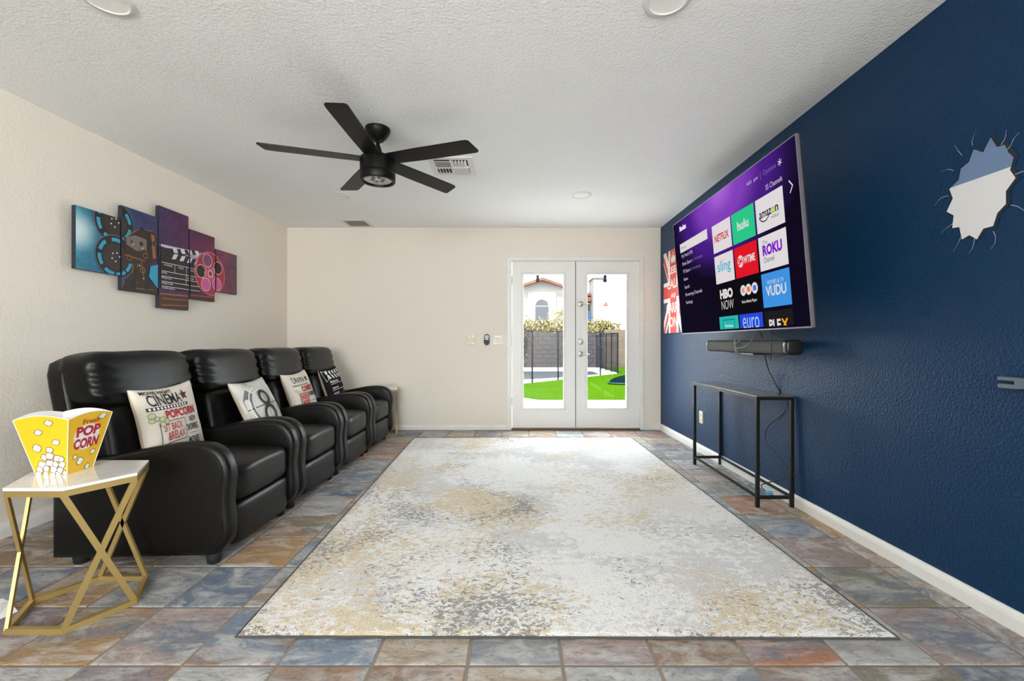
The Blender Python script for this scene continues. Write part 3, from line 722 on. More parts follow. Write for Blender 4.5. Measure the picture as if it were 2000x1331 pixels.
# ------------------------------------------------------------------ popcorn bucket
def bucket():
    t = thing('popcorn_bucket', 'yellow cardboard popcorn bucket on the near marble table', 'bucket', (-1.843, 1.782, .531), math.radians(4))
    hb, ht, hz = .0575, .1, .225
    yel = mat('yellow_card', (.86, .53, .018), .4, var=(4, .08)); wh = mat('white_card', (.84, .82, .80), .5)
    def face(k):
        c0 = [(-1, -1), (1, -1), (1, 1), (-1, 1)]; a, b_ = c0[k], c0[(k+1) % 4]
        def f(u, v, d=0.0):
            w = hb+(ht-hb)*v; x = (a[0]*(1-u)+b_[0]*u)*w; y = (a[1]*(1-u)+b_[1]*u)*w
            n = Vector((a[0]+b_[0], a[1]+b_[1], 0)).normalized()
            return (x+n.x*d, y+n.y*d, hz*v+d*-.1)
        return f
    rim = lambda u: 1+.075*math.sin(PI*u)
    for k in range(4):
        f = face(k); n = 14
        for d, mt, nm in ((0, yel, 'side_panel'), (-.0022, wh, 'lining')):
            mb = MB()
            for j in range(2):
                for i in range(n+1): u = i/n; mb.v.append(f(u, rim(u)*j, d))
            mb.f = [(i, i+1, n+2+i, n+1+i) for i in range(n)]
            mb.build(nm, mt, t)
        e = MB(); e.tube([f(i/n, rim(i/n), -.001) for i in range(n+1)], .0016, 6); e.build('rim', wh, t)
    MB().box(-hb, hb, -hb, hb, 0, .003).build('bottom', wh, t)
    for k in range(4):
        f = face(k); MB().tube([f(0, v/4, 0) for v in range(5)], .0014, 6).build('corner_fold', wh, t)
    out = mat('popcorn_outline', (.10, .06, .02), .6); gold_s = mat('popcorn_shade', (.72, .50, .12), .6)
    random.seed(3)
    def put(k, pts, extra):
        f = face(k)
        for q, (cx, cy, r) in enumerate(pts):
            r *= 1.4; d0 = .0006+.00016*(q % 9); asp = .68
            lobes = [(math.cos(a)*r*.55, math.sin(a)*r*.5, r*random.uniform(.5, .68)) for a in [random.uniform(0, .6)+w*2*PI/4 for w in range(4)]]
            for grow, mt, nm, dd in ((.010, out, 'printed_outline', 0), (0, white_p, 'printed_popcorn', .00008)):
                mb = MB()
                for w, (dx, dy, lr) in enumerate(lobes):
                    mb.add([f(min(.995, max(.005, cx+(dx+(lr+grow)*math.cos(2*PI*a/12))/asp)), min(1.0, max(.003, cy+dy+(lr+grow)*math.sin(2*PI*a/12))), d0+dd+w*.000006) for a in range(12)], [tuple(range(12))])
                mb.build(nm, mt, t)
    put(0, [(.63, .95, .032), (.40, .78, .032), (.74, .60, .034), (.29, .50, .042), (.57, .46, .036), (.41, .33, .036), (.56, .35, .042), (.74, .31, .038), (.85, .29, .032), (.30, .20, .045), (.52, .22, .045),
            (.68, .20, .036), (.86, .19, .04), (.20, .11, .04), (.40, .12, .04), (.60, .10, .045), (.80, .09, .04), (.12, .03, .035), (.34, .03, .035), (.55, .03, .035), (.75, .035, .04), (.93, .04, .03)], None)
    put(1, [(.78, .96, .035), (.78, .31, .03), (.22, .29, .026), (.40, .19, .042), (.72, .05, .035)], None)
    f = face(1)
    wrap = lambda d: (lambda a, b_: f(a, b_, d))
    decal('printed_oval', disc(.48, .625, .34, 30, .68), wrap(.0007), white_p, t)
    rp = mat('crimson_print', (.45, .012, .035), .6)
    decal('lettering', text('Fresh', (.33, .865, .72, .955), .02), wrap(.001), rp, t)
    decal('lettering', text('POP', (.20, .64, .80, .83), .045), wrap(.0013), rp, t)
    decal('lettering', text('CORN', (.15, .42, .84, .61), .045), wrap(.0013), rp, t)
bucket()

# small white paper scrap at the left edge of the floor
tag(MB().add([(0, 0, 0), (.065, -.01, 0), (.08, .05, .0), (.01, .07, 0), (.01, .01, .05), (.05, .008, .046), (.052, .045, .042), (.015, .052, .05)],
    [(0, 1, 2, 3), (4, 5, 6, 7), (0, 1, 5, 4), (1, 2, 6, 5), (2, 3, 7, 6), (3, 0, 4, 7)]).build('paper_packet', mat('white_paper', (.78, .77, .75), .8), None, None, (-2.035, 1.66, 0)),
    'small white packet on the floor at the left edge', 'packet')

# ------------------------------------------------------------------ ceiling fan
def fan():
    t = thing('ceiling_fan', 'black five-blade ceiling fan with a downrod', 'ceiling fan', (-.894, 2.824, CH))
    K = MAT['fan_black']
    MB().lathe([(.079, 0), (.079, -.012), (.072, -.03), (.056, -.055), (.04, -.072), (.036, -.077), (0, -.077)], 32).build('canopy', K, t, 40)
    MB().cyl((0, 0, -.07), (0, 0, -.16), .0125, 16).build('downrod', K, t, 40)
    MB().lathe([(.017, -.115), (.02, -.125), (.034, -.175), (.036, -.19), (0, -.19)], 24).build('coupling', K, t, 40)
    MB().lathe([(0, -.186), (.098, -.188), (.108, -.196), (.111, -.21), (.111, -.288), (.106, -.292), (.106, -.297), (.111, -.301), (.111, -.338), (.107, -.343), (.094, -.343), (.09, -.325), (0, -.325)], 40).build('motor_housing', K, t, 40)
    ln = MB().lathe([(0, -.328), (.075, -.328), (.088, -.331), (.0885, -.326), (0, -.326)], 32).build('light_lens', mat('frosted_lens', (.55, .55, .53), .25, coat=.4), t, 40)
    for k in range(6):
        a = k*PI/3
        MB().lathe([(.005, -.330), (.012, -.332), (.013, -.327)], 12, (.035*math.cos(a), .035*math.sin(a), 0)).build('led', mat('led_cup', (.18, .18, .18), .3, metal=.5) if k == 0 else bpy.data.materials['led_cup'], ln, 40)
    for k, dg in enumerate((270, 198, 126, 54, -18)):
        poly_ = [(.10, -.058), (.30, -.064), (.62, -.066), (.652, -.063), (.664, -.052), (.684, .050), (.680, .060), (.668, .065), (.30, .062), (.10, .055)]
        b = bmesh.new(); A = [b.verts.new((x, y, -.004)) for x, y in poly_]; B = [b.verts.new((x, y, .004)) for x, y in poly_]
        b.faces.new(list(reversed(A))); b.faces.new(B); n = len(poly_)
        for i in range(n): b.faces.new((A[i], A[(i+1) % n], B[(i+1) % n], B[i]))
        m = Matrix.Translation((0, 0, -.205)) @ Matrix.Rotation(math.radians(dg), 4, 'Z') @ Matrix.Rotation(math.radians(-8), 4, 'X')
        bl = MB().bm(b, m).build('blade', K, t)
        MB().box(.07, .17, -.022, .022, .004, .010, .002, m=m).build('blade_iron', K, bl)
fan()

# ------------------------------------------------------------------ ceiling registers and recessed lights
def register():
    t = thing('ceiling_register', 'white square air register with louvers beside the ceiling fan', 'air vent', (-.495, 3.415, CH))
    wm = mat('register_white', (.74, .73, .70), .5); s, o = .128, .172
    f = MB()
    for a, c, e, g in ((-o, -s, -o, o), (s, o, -o, o), (-s, s, -o, -s), (-s, s, s, o)): f.box(a, c, e, g, -.008, 0, .002)
    f.build('frame', wm, t)
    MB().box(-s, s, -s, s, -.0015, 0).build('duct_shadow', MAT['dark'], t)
    for dx, dy, along, tilt in ((-1, -1, 'x', 1), (1, -1, 'y', -1), (-1, 1, 'y', 1), (1, 1, 'x', -1)):
        for k in range(5):
            p = (k+.5)/5*s*.94
            m = Matrix.Translation((dx*s*.5 if along == 'x' else dx*p, dy*p if along == 'x' else dy*s*.5, -.012))
            m = m @ (Matrix.Rotation(tilt*.75, 4, 'X') if along == 'x' else Matrix.Rotation(tilt*.75, 4, 'Y'))
            L2 = s*.47
            bx = (-L2, L2, -.0105, .0105) if along == 'x' else (-.0105, .0105, -L2, L2)
            MB().box(*bx, -.0008, .0008, m=m).build('louver', wm, t)
    MB().box(-s, s, -.004, .004, -.02, -.002).box(-.004, .004, -s, s, -.02, -.002).build('divider', wm, t)
register()
t = thing('ceiling_vent', 'small grey grille vent in the ceiling by the back wall', 'air vent', (-1.838, 5.06, CH))
f = MB(); s, o = .115, .150
for a, c, e, g in ((-o, -s, -o, o), (s, o, -o, o), (-s, s, -o, -s), (-s, s, s, o)): f.box(a, c, e, g, -.006, 0, .002)
f.build('frame', mat('vent_white', (.70, .67, .62), .6), t)
vg = mat('vent_grey', (.30, .28, .25), .6)
MB().box(-s, s, -s, s, -.002, 0).build('filter', vg, t)
for k in range(9):
    y = -s+(k+.5)*2*s/9
    MB().box(-s, s, y-.007, y+.007, -.0045, -.003, m=None).build('slat', vg, t)
for x, y, lb in ((-1.65, 4.089, 'flush white recessed light behind the ceiling fan'), (.616, 4.089, 'flush white recessed light in the ceiling before the doors'),
                 (-1.651, 1.752, 'flush white recessed light cut by the top left of the picture'), (.614, 1.752, 'flush white recessed light cut by the top edge of the picture')):
    t = thing('recessed_light', lb, 'recessed light', (x, y, CH), 0, 'recessed ceiling lights')
    MB().lathe([(.096, 0), (.096, -.003), (.088, -.009), (.076, -.010), (.072, -.006), (.072, 0)], 36).build('trim_ring', bpy.data.materials.get('register_white'), t, 40)
    MB().lathe([(.0, -.0045), (.06, -.005), (.0725, -.006), (.0725, -.001)], 36).build('lens', mat('opal_lens', (.85, .84, .82), .5) if 'opal_lens' not in bpy.data.materials else bpy.data.materials['opal_lens'], t, 40)

# ------------------------------------------------------------------ five-panel canvas
def canvases():
    starts = [2.706+.3152*k for k in range(5)]; wid = .302; hh = [.197, .295, .393, .293, .194]; Z0 = 1.716; XF = -2.735
    def bgm():
        m, nt, b = new_mat('cinema_print'); L = nt.links; tc = nd(nt, 'ShaderNodeTexCoord'); at = nd(nt, 'ShaderNodeAttribute', attribute_name='art')
        n = nd(nt, 'ShaderNodeTexNoise', inp={'Scale': 5, 'Detail': 6, 'Roughness': .6, 'Distortion': .6}); L.new(at.outputs['Vector'], n.inputs['Vector'])
        sx = nd(nt, 'ShaderNodeSeparateXYZ'); L.new(at.outputs['Vector'], sx.inputs[0])
        ad = nd(nt, 'ShaderNodeMath', operation='MULTIPLY_ADD', inp={1: .30, 2: -.15}); L.new(n.outputs['Fac'], ad.inputs[0])
        a2 = nd(nt, 'ShaderNodeMath', operation='ADD'); L.new(sx.outputs[0], a2.inputs[0]); L.new(ad.outputs[0], a2.inputs[1])
        dv = nd(nt, 'ShaderNodeMath', operation='DIVIDE', inp={1: 1.58}); L.new(a2.outputs[0], dv.inputs[0])
        r = nd(nt, 'ShaderNodeValToRGB'); e = r.color_ramp
        st = [(0, (.025, .27, .36)), (.10, (.016, .14, .27)), (.26, (.018, .05, .16)), (.42, (.05, .022, .09)), (.58, (.085, .012, .075)), (.75, (.12, .012, .06)), (.88, (.16, .03, .06)), (1, (.10, .055, .10))]
        e.elements[0].position = 0; e.elements[0].color = st[0][1]+(1,); e.elements[1].position = 1; e.elements[1].color = st[-1][1]+(1,)
        for p, c in st[1:-1]: q = e.elements.new(p); q.color = c+(1,)
        L.new(dv.outputs[0], r.inputs[0])
        n2 = nd(nt, 'ShaderNodeTexNoise', inp={'Scale': 9, 'Detail': 6, 'Roughness': .65}); L.new(at.outputs['Vector'], n2.inputs['Vector'])
        mr_ = nd(nt, 'ShaderNodeMapRange', inp={'From Min': .3, 'From Max': .75, 'To Min': .55, 'To Max': 1.6}); L.new(n2.outputs['Fac'], mr_.inputs[0])
        mm = nd(nt, 'ShaderNodeVectorMath', operation='SCALE'); L.new(r.outputs[0], mm.inputs[0]); L.new(mr_.outputs[0], mm.inputs['Scale'])
        mp = nd(nt, 'ShaderNodeMapping', inp={'Location': (0, -.045, 0)}); L.new(at.outputs['Vector'], mp.inputs[0])
        le = nd(nt, 'ShaderNodeVectorMath', operation='LENGTH'); L.new(mp.outputs[0], le.inputs[0])
        gl = nd(nt, 'ShaderNodeMapRange', inp={'From Min': .17, 'From Max': .0}); gl.interpolation_type = 'SMOOTHERSTEP'; L.new(le.outputs['Value'], gl.inputs[0])
        gx = nd(nt, 'ShaderNodeMix', data_type='RGBA'); gx.inputs[7].default_value = (.62, .82, .86, 1); L.new(gl.outputs[0], gx.inputs[0]); L.new(mm.outputs[0], gx.inputs[6])
        L.new(gx.outputs[2], b.inputs['Base Color']); b.inputs['Roughness'].default_value = .5
        return m
    BG = bgm(); C = lambda n, c: mat(n, c, .5)
    dk = C('art_black', (.012, .010, .010)); br = C('art_bronze', (.032, .014, .008)); cop = C('art_copper', (.30, .12, .045)); cy = C('art_cyan', (.02, .33, .52)); lt = C('art_pale', (.55, .72, .78)); wh = C('art_white', (.68, .66, .70))
    pk = C('art_pink', (.62, .12, .20)); rd = C('art_red', (.38, .02, .04)); mg = C('art_magenta', (.62, .10, .32)); wd = C('art_wood', (.07, .022, .010)); wd2 = C('art_wood_light', (.30, .11, .05)); lil = C('art_lilac', (.34, .22, .50)); gr = C('art_grey', (.16, .15, .16)); beam = C('art_beam', (.42, .36, .52))
    L_ = []          # (name, shapes, material) painted in order
    def glow(cx, cy_, steps, m_): pass
    L_.append(('printed_table', [poly([(.25, -.288), (1.0, -.262), (1.6, -.215), (1.6, -.42), (.25, -.42)])], wd))
    L_.append(('printed_table_shine', [line((.64, -.283), (.93, -.273), .012), line((.66, -.318), (.93, -.31), .007), line((.65, -.37), (.92, -.355), .009), line((.96, -.262), (1.25, -.25), .008)], wd2))
    # projector beam and clapperboard
    L_.append(('printed_beam', [poly([(.63, .10), (1.25, .13), (1.25, .03), (.63, .085)])], beam))
    L_.append(('printed_beam_core', [poly([(.63, .098), (1.05, .105), (1.05, .075), (.63, .088)])], C('art_beam_core', (.62, .58, .70))))
    # reels
    for cx, cy_, r in ((.262, .158, .150), (.268, -.075, .150)):
        L_.append(('printed_reel', [disc(cx, cy_, r, 40)], dk))
        L_.append(('printed_reel_window', [ring(cx, cy_, r*.86, r*.70, 12, a, a+.62) for a in (0.15, 1.2, 2.25, 3.1, 4.0, 4.75, 5.5)], cy))
        L_.append(('printed_reel_hub', [disc(cx, cy_, r*.60, 30)], C('art_hub', (.035, .022, .018)) if 'art_hub' not in bpy.data.materials else bpy.data.materials['art_hub']))
        L_.append(('printed_reel_rim', [ring(cx, cy_, r, r*.965, 40)], gr))
        L_.append(('printed_screws', [disc(cx+.03*math.cos(a), cy_+.03*math.sin(a), .006, 8) for a in (0.2, 1.3, 2.4, 3.6, 4.7)], lt))
    # projector body
    L_.append(('printed_projector', [poly([(.335, -.10), (.335, .02), (.352, .085), (.45, .165), (.47, .19), (.50, .172), (.57, .175), (.602, .142), (.622, -.04), (.541, -.065), (.535, -.12), (.524, -.181), (.593, -.235), (.625, -.30), (.30, -.30), (.331, -.23), (.395, -.16), (.40, -.10)])], br))
    L_.append(('printed_projector_shine', [poly([(.555, .155), (.585, .148), (.600, -.02), (.572, -.03)]), line((.47, -.07), (.50, -.22), .008), line((.44, -.09), (.43, -.24), .006)], cop))
    L_.append(('printed_projector_plate', [poly([(.345, .08), (.42, .11), (.53, .10), (.54, .03), (.43, .0), (.35, .03)])], gr))
    L_.append(('printed_projector_knobs', [disc(x, y, r, 12) for x, y, r in ((.47, .06, .016), (.50, .01, .012), (.44, -.02, .010), (.39, .06, .012), (.455, -.155, .012), (.50, -.15, .010), (.47, .165, .014))], dk))
    L_.append(('printed_dials', [disc(x, y, r, 10) for x, y, r in ((.48, .03, .006), (.515, .05, .005), (.40, .04, .005), (.455, -.10, .006), (.49, -.19, .006))], lt))
    L_.append(('printed_projector_edges', [line((.352, .085), (.45, .165), .006), line((.50, .172), (.57, .175), .007), line((.335, -.045), (.50, -.06), .008), line((.51, .10), (.512, .0), .006), line((.36, .055), (.50, .085), .005), line((.40, -.10), (.395, -.16), .008), line((.42, -.27), (.58, -.262), .006), line((.331, -.23), (.31, -.29), .006), ring(.43, .03, .028, .022, 16), ring(.505, -.02, .022, .016, 14), ring(.37, -.06, .02, .015, 14), ring(.48, -.13, .024, .018, 14)], cop))
    L_.append(('printed_projector_shade', [poly([(.37, -.28), (.43, -.12), (.45, -.12), (.42, -.28)]), poly([(.50, -.27), (.49, -.15), (.515, -.15), (.55, -.26)]), rect(.515, .02, .545, .12)], dk))
    L_.append(('printed_lens', [poly([(.54, .098), (.642, .113), (.642, .072), (.54, .066)])], dk))
    L_.append(('printed_lens_rings', [rect(.565, .068, .571, .102), rect(.59, .07, .596, .106), rect(.615, .07, .622, .11)], gr))
    L_.append(('printed_gap', [poly([(.548, -.09), (.63, -.06), (.63, -.26), (.60, -.235), (.535, -.17)])], cy))
    # clapperboard
    L_.append(('printed_clapperboard', [poly([(.64, .015), (1.066, .03), (1.066, -.235), (.64, -.243)])], dk))
    L_.append(('printed_clap_stick', [poly([(.645, .072), (1.05, .128), (1.05, .092), (.70, .03), (.645, .03)]), poly([(.645, .025), (1.05, .055), (1.05, .02), (.645, -.02)])], dk))
    st = []
    for k in range(4):
        x = .755+.08*k
        st += [poly([(x, .05+.115*(x-.70)+.038), (x+.042, .05+.115*(x-.66)+.038), (x+.06, .05+.12*(x-.66)), (x+.018, .05+.12*(x-.70))]),
               poly([(x+.018, .048), (x+.06, .052), (x+.035, .008), (x-.007, .002)])]
    L_.append(('printed_stripes', st, wh))
    L_.append(('printed_rules', [line((.65, y), (1.06, y+.004), .0045) for y in (-.038, -.105, -.145, -.185, -.222)]+[line((.78, -.04), (.78, -.10), .004), line((.905, -.04), (.905, -.105), .004), line((.90, -.107), (.90, -.185), .004)], wh))
    L_.append(('lettering', [text('SCENE', (.675, -.060, .755, -.047), .01), text('TAKE', (.815, -.060, .87, -.047), .01), text('ROLL', (.945, -.062, 1.02, -.049), .01), text('DATE', (.65, -.125, .70, -.112), .01),
                   text('PROD.CO.', (.65, -.163, .75, -.150), .01), text('SOUND', (.91, -.13, .985, -.118), .01), text('DIRECTOR', (.65, -.205, .76, -.192), .01), text('CAMERAMAN', (.65, -.241, .78, -.228), .01)], wh))
    # red reel
    cx, cy_, r = 1.185, -.046, .195
    L_.append(('printed_reel', [ring(cx, cy_, r, r*.94, 48)], pk))
    L_.append(('printed_reel_glow', [disc(cx, cy_, r*.92, 40)], rd))
    L_.append(('printed_reel_window', [disc(cx+.118*math.cos(a), cy_+.118*math.sin(a), .058, 20) for a in (4.2, 5.5)], mg))
    L_.append(('printed_reel_window', [disc(cx+.118*math.cos(a), cy_+.118*math.sin(a), .058, 20) for a in (1.9, )], C('art_plum', (.20, .06, .16))))
    L_.append(('printed_reel_window', [disc(cx+.118*math.cos(a), cy_+.118*math.sin(a), .050, 20) for a in (3.1, .6)], dk))
    L_.append(('printed_hub', [star(cx, cy_, .085, .72, 8)], pk))
    L_.append(('printed_hub_center', [disc(cx, cy_, .03, 16)]+[disc(cx+.055*math.cos(a*PI/4), cy_+.055*math.sin(a*PI/4), .010, 8) for a in range(8)], rd))
    L_.append(('printed_hub_outline', [ring(cx, cy_, .032, .024, 16)]+[ring(cx+.118*math.cos(a), cy_+.118*math.sin(a), .060, .055, 20) for a in (1.9, 3.1, 4.2, 5.5, .6)], wh))
    lb = ['leftmost canvas panel, teal glow and the film reels of a projector', 'second canvas panel from the left, bronze film projector', 'tallest middle canvas panel, purple haze above a clapperboard', 'fourth canvas panel, clapperboard end and glowing red film reel', 'smallest rightmost canvas panel, edge of the red film reel']
    for k in range(5):
        y0 = starts[k]; a0 = y0-2.706; h_ = hh[k]
        t = thing('canvas_panel', lb[k], 'canvas', m=frame((XF, y0, Z0), (0, 1, 0), (0, 0, 1)), group='five-panel cinema canvas')
        MB().box(0, wid, 0, .028, -h_, h_, .002, 1).build('stretched_canvas', mat('canvas_side', (.02, .025, .04), .7) if k == 0 else bpy.data.materials['canvas_side'], t)
        me = bpy.data.meshes.new('print'); me.from_pydata([(0, -.0006, -h_), (wid, -.0006, -h_), (wid, -.0006, h_), (0, -.0006, h_)], [], [(0, 1, 2, 3)])
        at = me.attributes.new('art', 'FLOAT_VECTOR', 'POINT')
        for i, v in enumerate(me.vertices): at.data[i].vector = (v.co.x+a0, v.co.z, 0)
        link('print', me, BG, t)
        for i, (nm, shp, m_) in enumerate(L_):
            s2 = [clip(([(x-a0, z) for x, z in vs], fs), .001, -h_+.001, wid-.001, h_-.001) for vs, fs in shp]
            for s3 in ([[q] for q in s2] if nm in ('printed_reel_window', 'printed_projector_shade') else [s2]): decal(nm, s3, flat(.0009+.00018*i), m_, t)
canvases()

# ------------------------------------------------------------------ switch plates and remote holder on the back wall
def plate(name, label, cat, x0, x1, z0, z1, m_, togg):
    t = thing(name, label, cat, (0, YB, 0))
    MB().box(x0, x1, -.008, 0, z0, z1, .003).build('cover_plate', m_, t)
    for k, (tx, kind) in enumerate(togg):
        zc = (z0+z1)/2
        if kind == 'toggle': MB().box(tx-.005, tx+.005, -.02, -.006, zc-.004, zc+.014, .002).build('toggle', m_, t)
        else: MB().box(tx-.017, tx+.017, -.011, -.006, zc-.034, zc+.034, .002).build('rocker', m_, t)
        for dz in (-.045, .045): MB().cyl((tx, -.0095, zc+dz), (tx, -.007, zc+dz), .004, 8).build('screw', MAT['nickel'], t)
    return t
plate('light_switch', 'beige double switch plate farthest left on the back wall', 'light switch', -.594, -.476, 1.033, 1.144, MAT['beige'], [(-.558, 'toggle'), (-.512, 'toggle')])
plate('light_switch', 'ivory double rocker switch plate beside the door casing', 'light switch', -.272, -.148, 1.027, 1.141, MAT['ivory'], [(-.235, 'rocker'), (-.185, 'rocker')])
t = thing('remote_holder', 'black oval fan remote with grey dial in its wall holder', 'remote', (-.3475, YB, 1.09))
def capsule(w, h, n=10):
    pts = []
    for i in range(n+1): a = PI*i/n; pts.append((w*math.cos(a), h-w+w*math.sin(a)))
    for i in range(n+1): a = PI+PI*i/n; pts.append((w*math.cos(a), -h+w+w*math.sin(a)))
    return pts
MB().prism(capsule(.0325, .0665), -.022, 0, .005).build('remote_body', MAT['rubber'], t)
MB().prism([(.026*math.cos(a*PI/12), .03+.026*math.sin(a*PI/12)) for a in range(24)], -.0235, -.02).build('dial', mat('dial_grey', (.45, .46, .48), .4), t)
MB().box(-.025, .025, -.0245, -.02, -.004, .004, .001).build('button', mat('silver_button', (.7, .7, .74), .3), t)
MB().prism([(x*.98, z*.99) for x, z in capsule(.034, .067) if z < -.012]+[(-.033, -.008), (.033, -.008)] if False else [(-.034, -.012), (-.034, -.035), (-.024, -.058), (0, -.068), (.024, -.058), (.034, -.035), (.034, -.012)], -.027, 0, .003).build('holder', MAT['black_metal'], t)

# ------------------------------------------------------------------ television
TVC = Vector((1.493, 3.139, 1.636)); yaw, tilt = -.005, .084; TW, TH = 1.78, 1.012
r_ = Vector((math.sin(yaw), -math.cos(yaw), 0)); n_ = Vector((-math.cos(yaw), -math.sin(yaw), 0)); up_ = Vector((0, 0, 1))*math.cos(tilt)+n_*math.sin(tilt)
def tv():
    t = thing('television', 'large wall-mounted television showing a purple streaming menu', 'television', m=frame(TVC, r_, up_))
    X0, Z0 = -TW/2, -TH/2
    silver = mat('silver_bezel', (.20, .19, .23), .4, metal=.5)
    f = MB(); w = .006
    for a, c, e, g in ((X0, X0+w, Z0, -Z0), (-X0-w, -X0, Z0, -Z0), (X0, -X0, Z0, Z0+w+.004), (X0, -X0, -Z0-w, -Z0)): f.box(a, c, -.001, .020, e, g, .002, 1)
    f.build('bezel', silver, t)
    MB().box(X0+.004, -X0-.004, .018, .030, Z0+.004, -Z0-.004).box(X0+.3, -X0-.3, .034, .07, Z0+.08, Z0+.62, .015).build('back_cover', MAT['rubber'], t)
    # lit panel
    m, nt, b = new_mat('menu_backdrop'); L = nt.links; tc = nd(nt, 'ShaderNodeTexCoord')
    b.inputs['Base Color'].default_value = (.003, .003, .003, 1); b.inputs['Roughness'].default_value = .6; b.inputs['Specular IOR Level'].default_value = .0
    mp = nd(nt, 'ShaderNodeMapping', inp={'Location': (-.02/.95, 0, -.50/.62), 'Scale': (1/.95, 0, 1/.62)}); L.new(tc.outputs['Object'], mp.inputs[0])
    ln = nd(nt, 'ShaderNodeVectorMath', operation='LENGTH'); L.new(mp.outputs[0], ln.inputs[0])
    r = nd(nt, 'ShaderNodeValToRGB'); e = r.color_ramp; e.interpolation = 'EASE'
    st = [(0, (.36, .11, .62)), (.30, (.20, .045, .45)), (.62, (.055, .010, .20)), (.92, (.008, .003, .03)), (1, (.003, .001, .010))]
    e.elements[0].color = st[0][1]+(1,); e.elements[1].color = st[-1][1]+(1,)
    for p, c in st[1:-1]: q = e.elements.new(p); q.color = c+(1,)
    L.new(ln.outputs['Value'], r.inputs[0]); L.new(r.outputs[0], b.inputs['Emission Color']); b.inputs['Emission Strength'].default_value = 1.0
    me = bpy.data.meshes.new('screen'); x0, x1, z0, z1 = X0+w, -X0-w, Z0+w+.004, -Z0-w
    me.from_pydata([(x0, .002, z0), (x1, .002, z0), (x1, .002, z1), (x0, .002, z1)], [], [(0, 1, 2, 3)]); scr = link('screen', me, m, t)
    mp1 = lambda d: (lambda a, c: (a-.89, .002-d, c*1.0-.5))
    cl = lambda s: clip(s, .02, .016, 1.76, .985)
    def put(nm, shapes, m_, d=.0012):
        if isinstance(shapes, tuple): shapes = [shapes]
        decal(nm, [cl(s) for s in shapes], mp1(d), m_, scr)
    SM = screen_mat
    white = SM('screen_white', (214, 208, 210)); pw = SM('screen_text', (200, 190, 215)); dim = SM('screen_dim', (120, 95, 160)); blk = SM('screen_black', (10, 9, 10)); ink_ = SM('screen_ink', (40, 38, 42))
    cols = [(.765, 1.043), (1.061, 1.340), (1.360, 1.636)]; rows = [(.583, .787), (.353, .558), (.130, .335), (-.09, .108)]
    tint = [[white, SM('screen_green', (40, 190, 130)), white], [white, SM('screen_red', (214, 20, 36)), white], [blk, blk, SM('screen_blue', (58, 140, 215))], [SM('screen_teal', (36, 176, 165)), SM('screen_royal', (36, 70, 205)), SM('screen_coal', (26, 24, 26))]]
    for j, (b0, b1) in enumerate(rows):
        for i, (a0, a1) in enumerate(cols): put('app_tile', rect(a0, b0, a1, b1), tint[j][i])
    D = .002
    def tx(s, i, j, x0, y0, x1, y1, m_, bold=.0, d=D, **k):
        a0, a1 = cols[i]; b0, b1 = rows[j]; w_, h_ = a1-a0, b1-b0
        put('lettering', text(s, (a0+x0*w_, b0+y0*h_, a0+x1*w_, b0+y1*h_), bold, **k), m_, d)
    tx('NETFLIX', 0, 0, .12, .36, .88, .62, SM('screen_crimson', (190, 24, 38)), .025)
    tx('hulu', 1, 0, .25, .38, .75, .68, white, .03)
    tx('amaz', 2, 0, .13, .40, .58, .58, ink_, .02); tx('o', 2, 0, .58, .40, .70, .58, SM('screen_lime', (140, 190, 20)), .04); tx('n', 2, 0, .71, .40, .82, .58, ink_, .02); tx('video', 2, 0, .55, .26, .82, .37, SM('screen_mid', (90, 88, 92)))
    a0 = cols[2][0]; put('printed_smile', ring(a0+.085, .70, .062, .055, 14, PI*1.15, PI*1.85), ink_, D)
    tx('sling', 0, 1, .15, .30, .85, .78, SM('screen_sky', (70, 170, 200)), .012)
    put('printed_rays', [line((cols[0][0]+.11, .505), (cols[0][0]+.10, .525), .006), line((cols[0][0]+.125, .507), (cols[0][0]+.128, .53), .006), line((cols[0][0]+.14, .505), (cols[0][0]+.15, .523), .006)], SM('screen_amber', (235, 175, 60)), D)
    tx('O', 1, 1, .13, .32, .40, .72, white, .12); tx('SH', 1, 1, .15, .40, .36, .64, SM('screen_red2', (214, 20, 36)), .03, .0026); tx('WTIME', 1, 1, .41, .40, .90, .64, white, .03)
    tx('The', 2, 1, .16, .76, .34, .87, SM('screen_mid2', (110, 108, 112))); tx('ROKU', 2, 1, .14, .42, .84, .74, SM('screen_violet', (120, 28, 185)), .05); tx('Channel', 2, 1, .16, .22, .54, .38, SM('screen_mid3', (80, 78, 82)))
    tx('HBO', 0, 2, .16, .52, .84, .86, white, .06); tx('NOW', 0, 2, .20, .14, .84, .46, white, -.01)
    for q, (c_, n2_) in enumerate(((.28, (205, 150, 165)), (.52, (235, 110, 40)), (.78, (60, 110, 225)))):
        ax_ = cols[1][0]+c_*.279; put('printed_badge', disc(ax_, .130+.205*.66, .036, 20), white, D); put('printed_icon', rect(ax_-.018, .130+.205*.66-.016, ax_+.018, .130+.205*.66+.016), SM('screen_icon%d' % q, n2_), .0026)
    tx('Roku Media Player', 1, 2, .18, .22, .84, .34, white, .01)
    tx('MOVIES & TV', 2, 2, .22, .66, .80, .78, white, -.005); tx('VUDU', 2, 2, .14, .32, .86, .62, white, .025)
    put('printed_frame', frame_rect(cols[0][0]+.055, .0, cols[0][0]+.225, .082, .006, 1), SM('screen_dteal', (16, 110, 105)), D); tx('FilmRise', 0, 3, .30, .60, .72, .70, SM('screen_mint', (190, 225, 210)), .02)
    tx('euro', 1, 3, .15, .50, .85, .88, SM('screen_ice', (170, 200, 245)), -.005)
    tx('PLE', 2, 3, .16, .42, .58, .74, white, .03); tx('X', 2, 3, .60, .42, .84, .74, SM('screen_gold', (235, 165, 35)), .03)
    # left menu
    put('menu_bar', rect(.126, .720, .682, .797), white); 
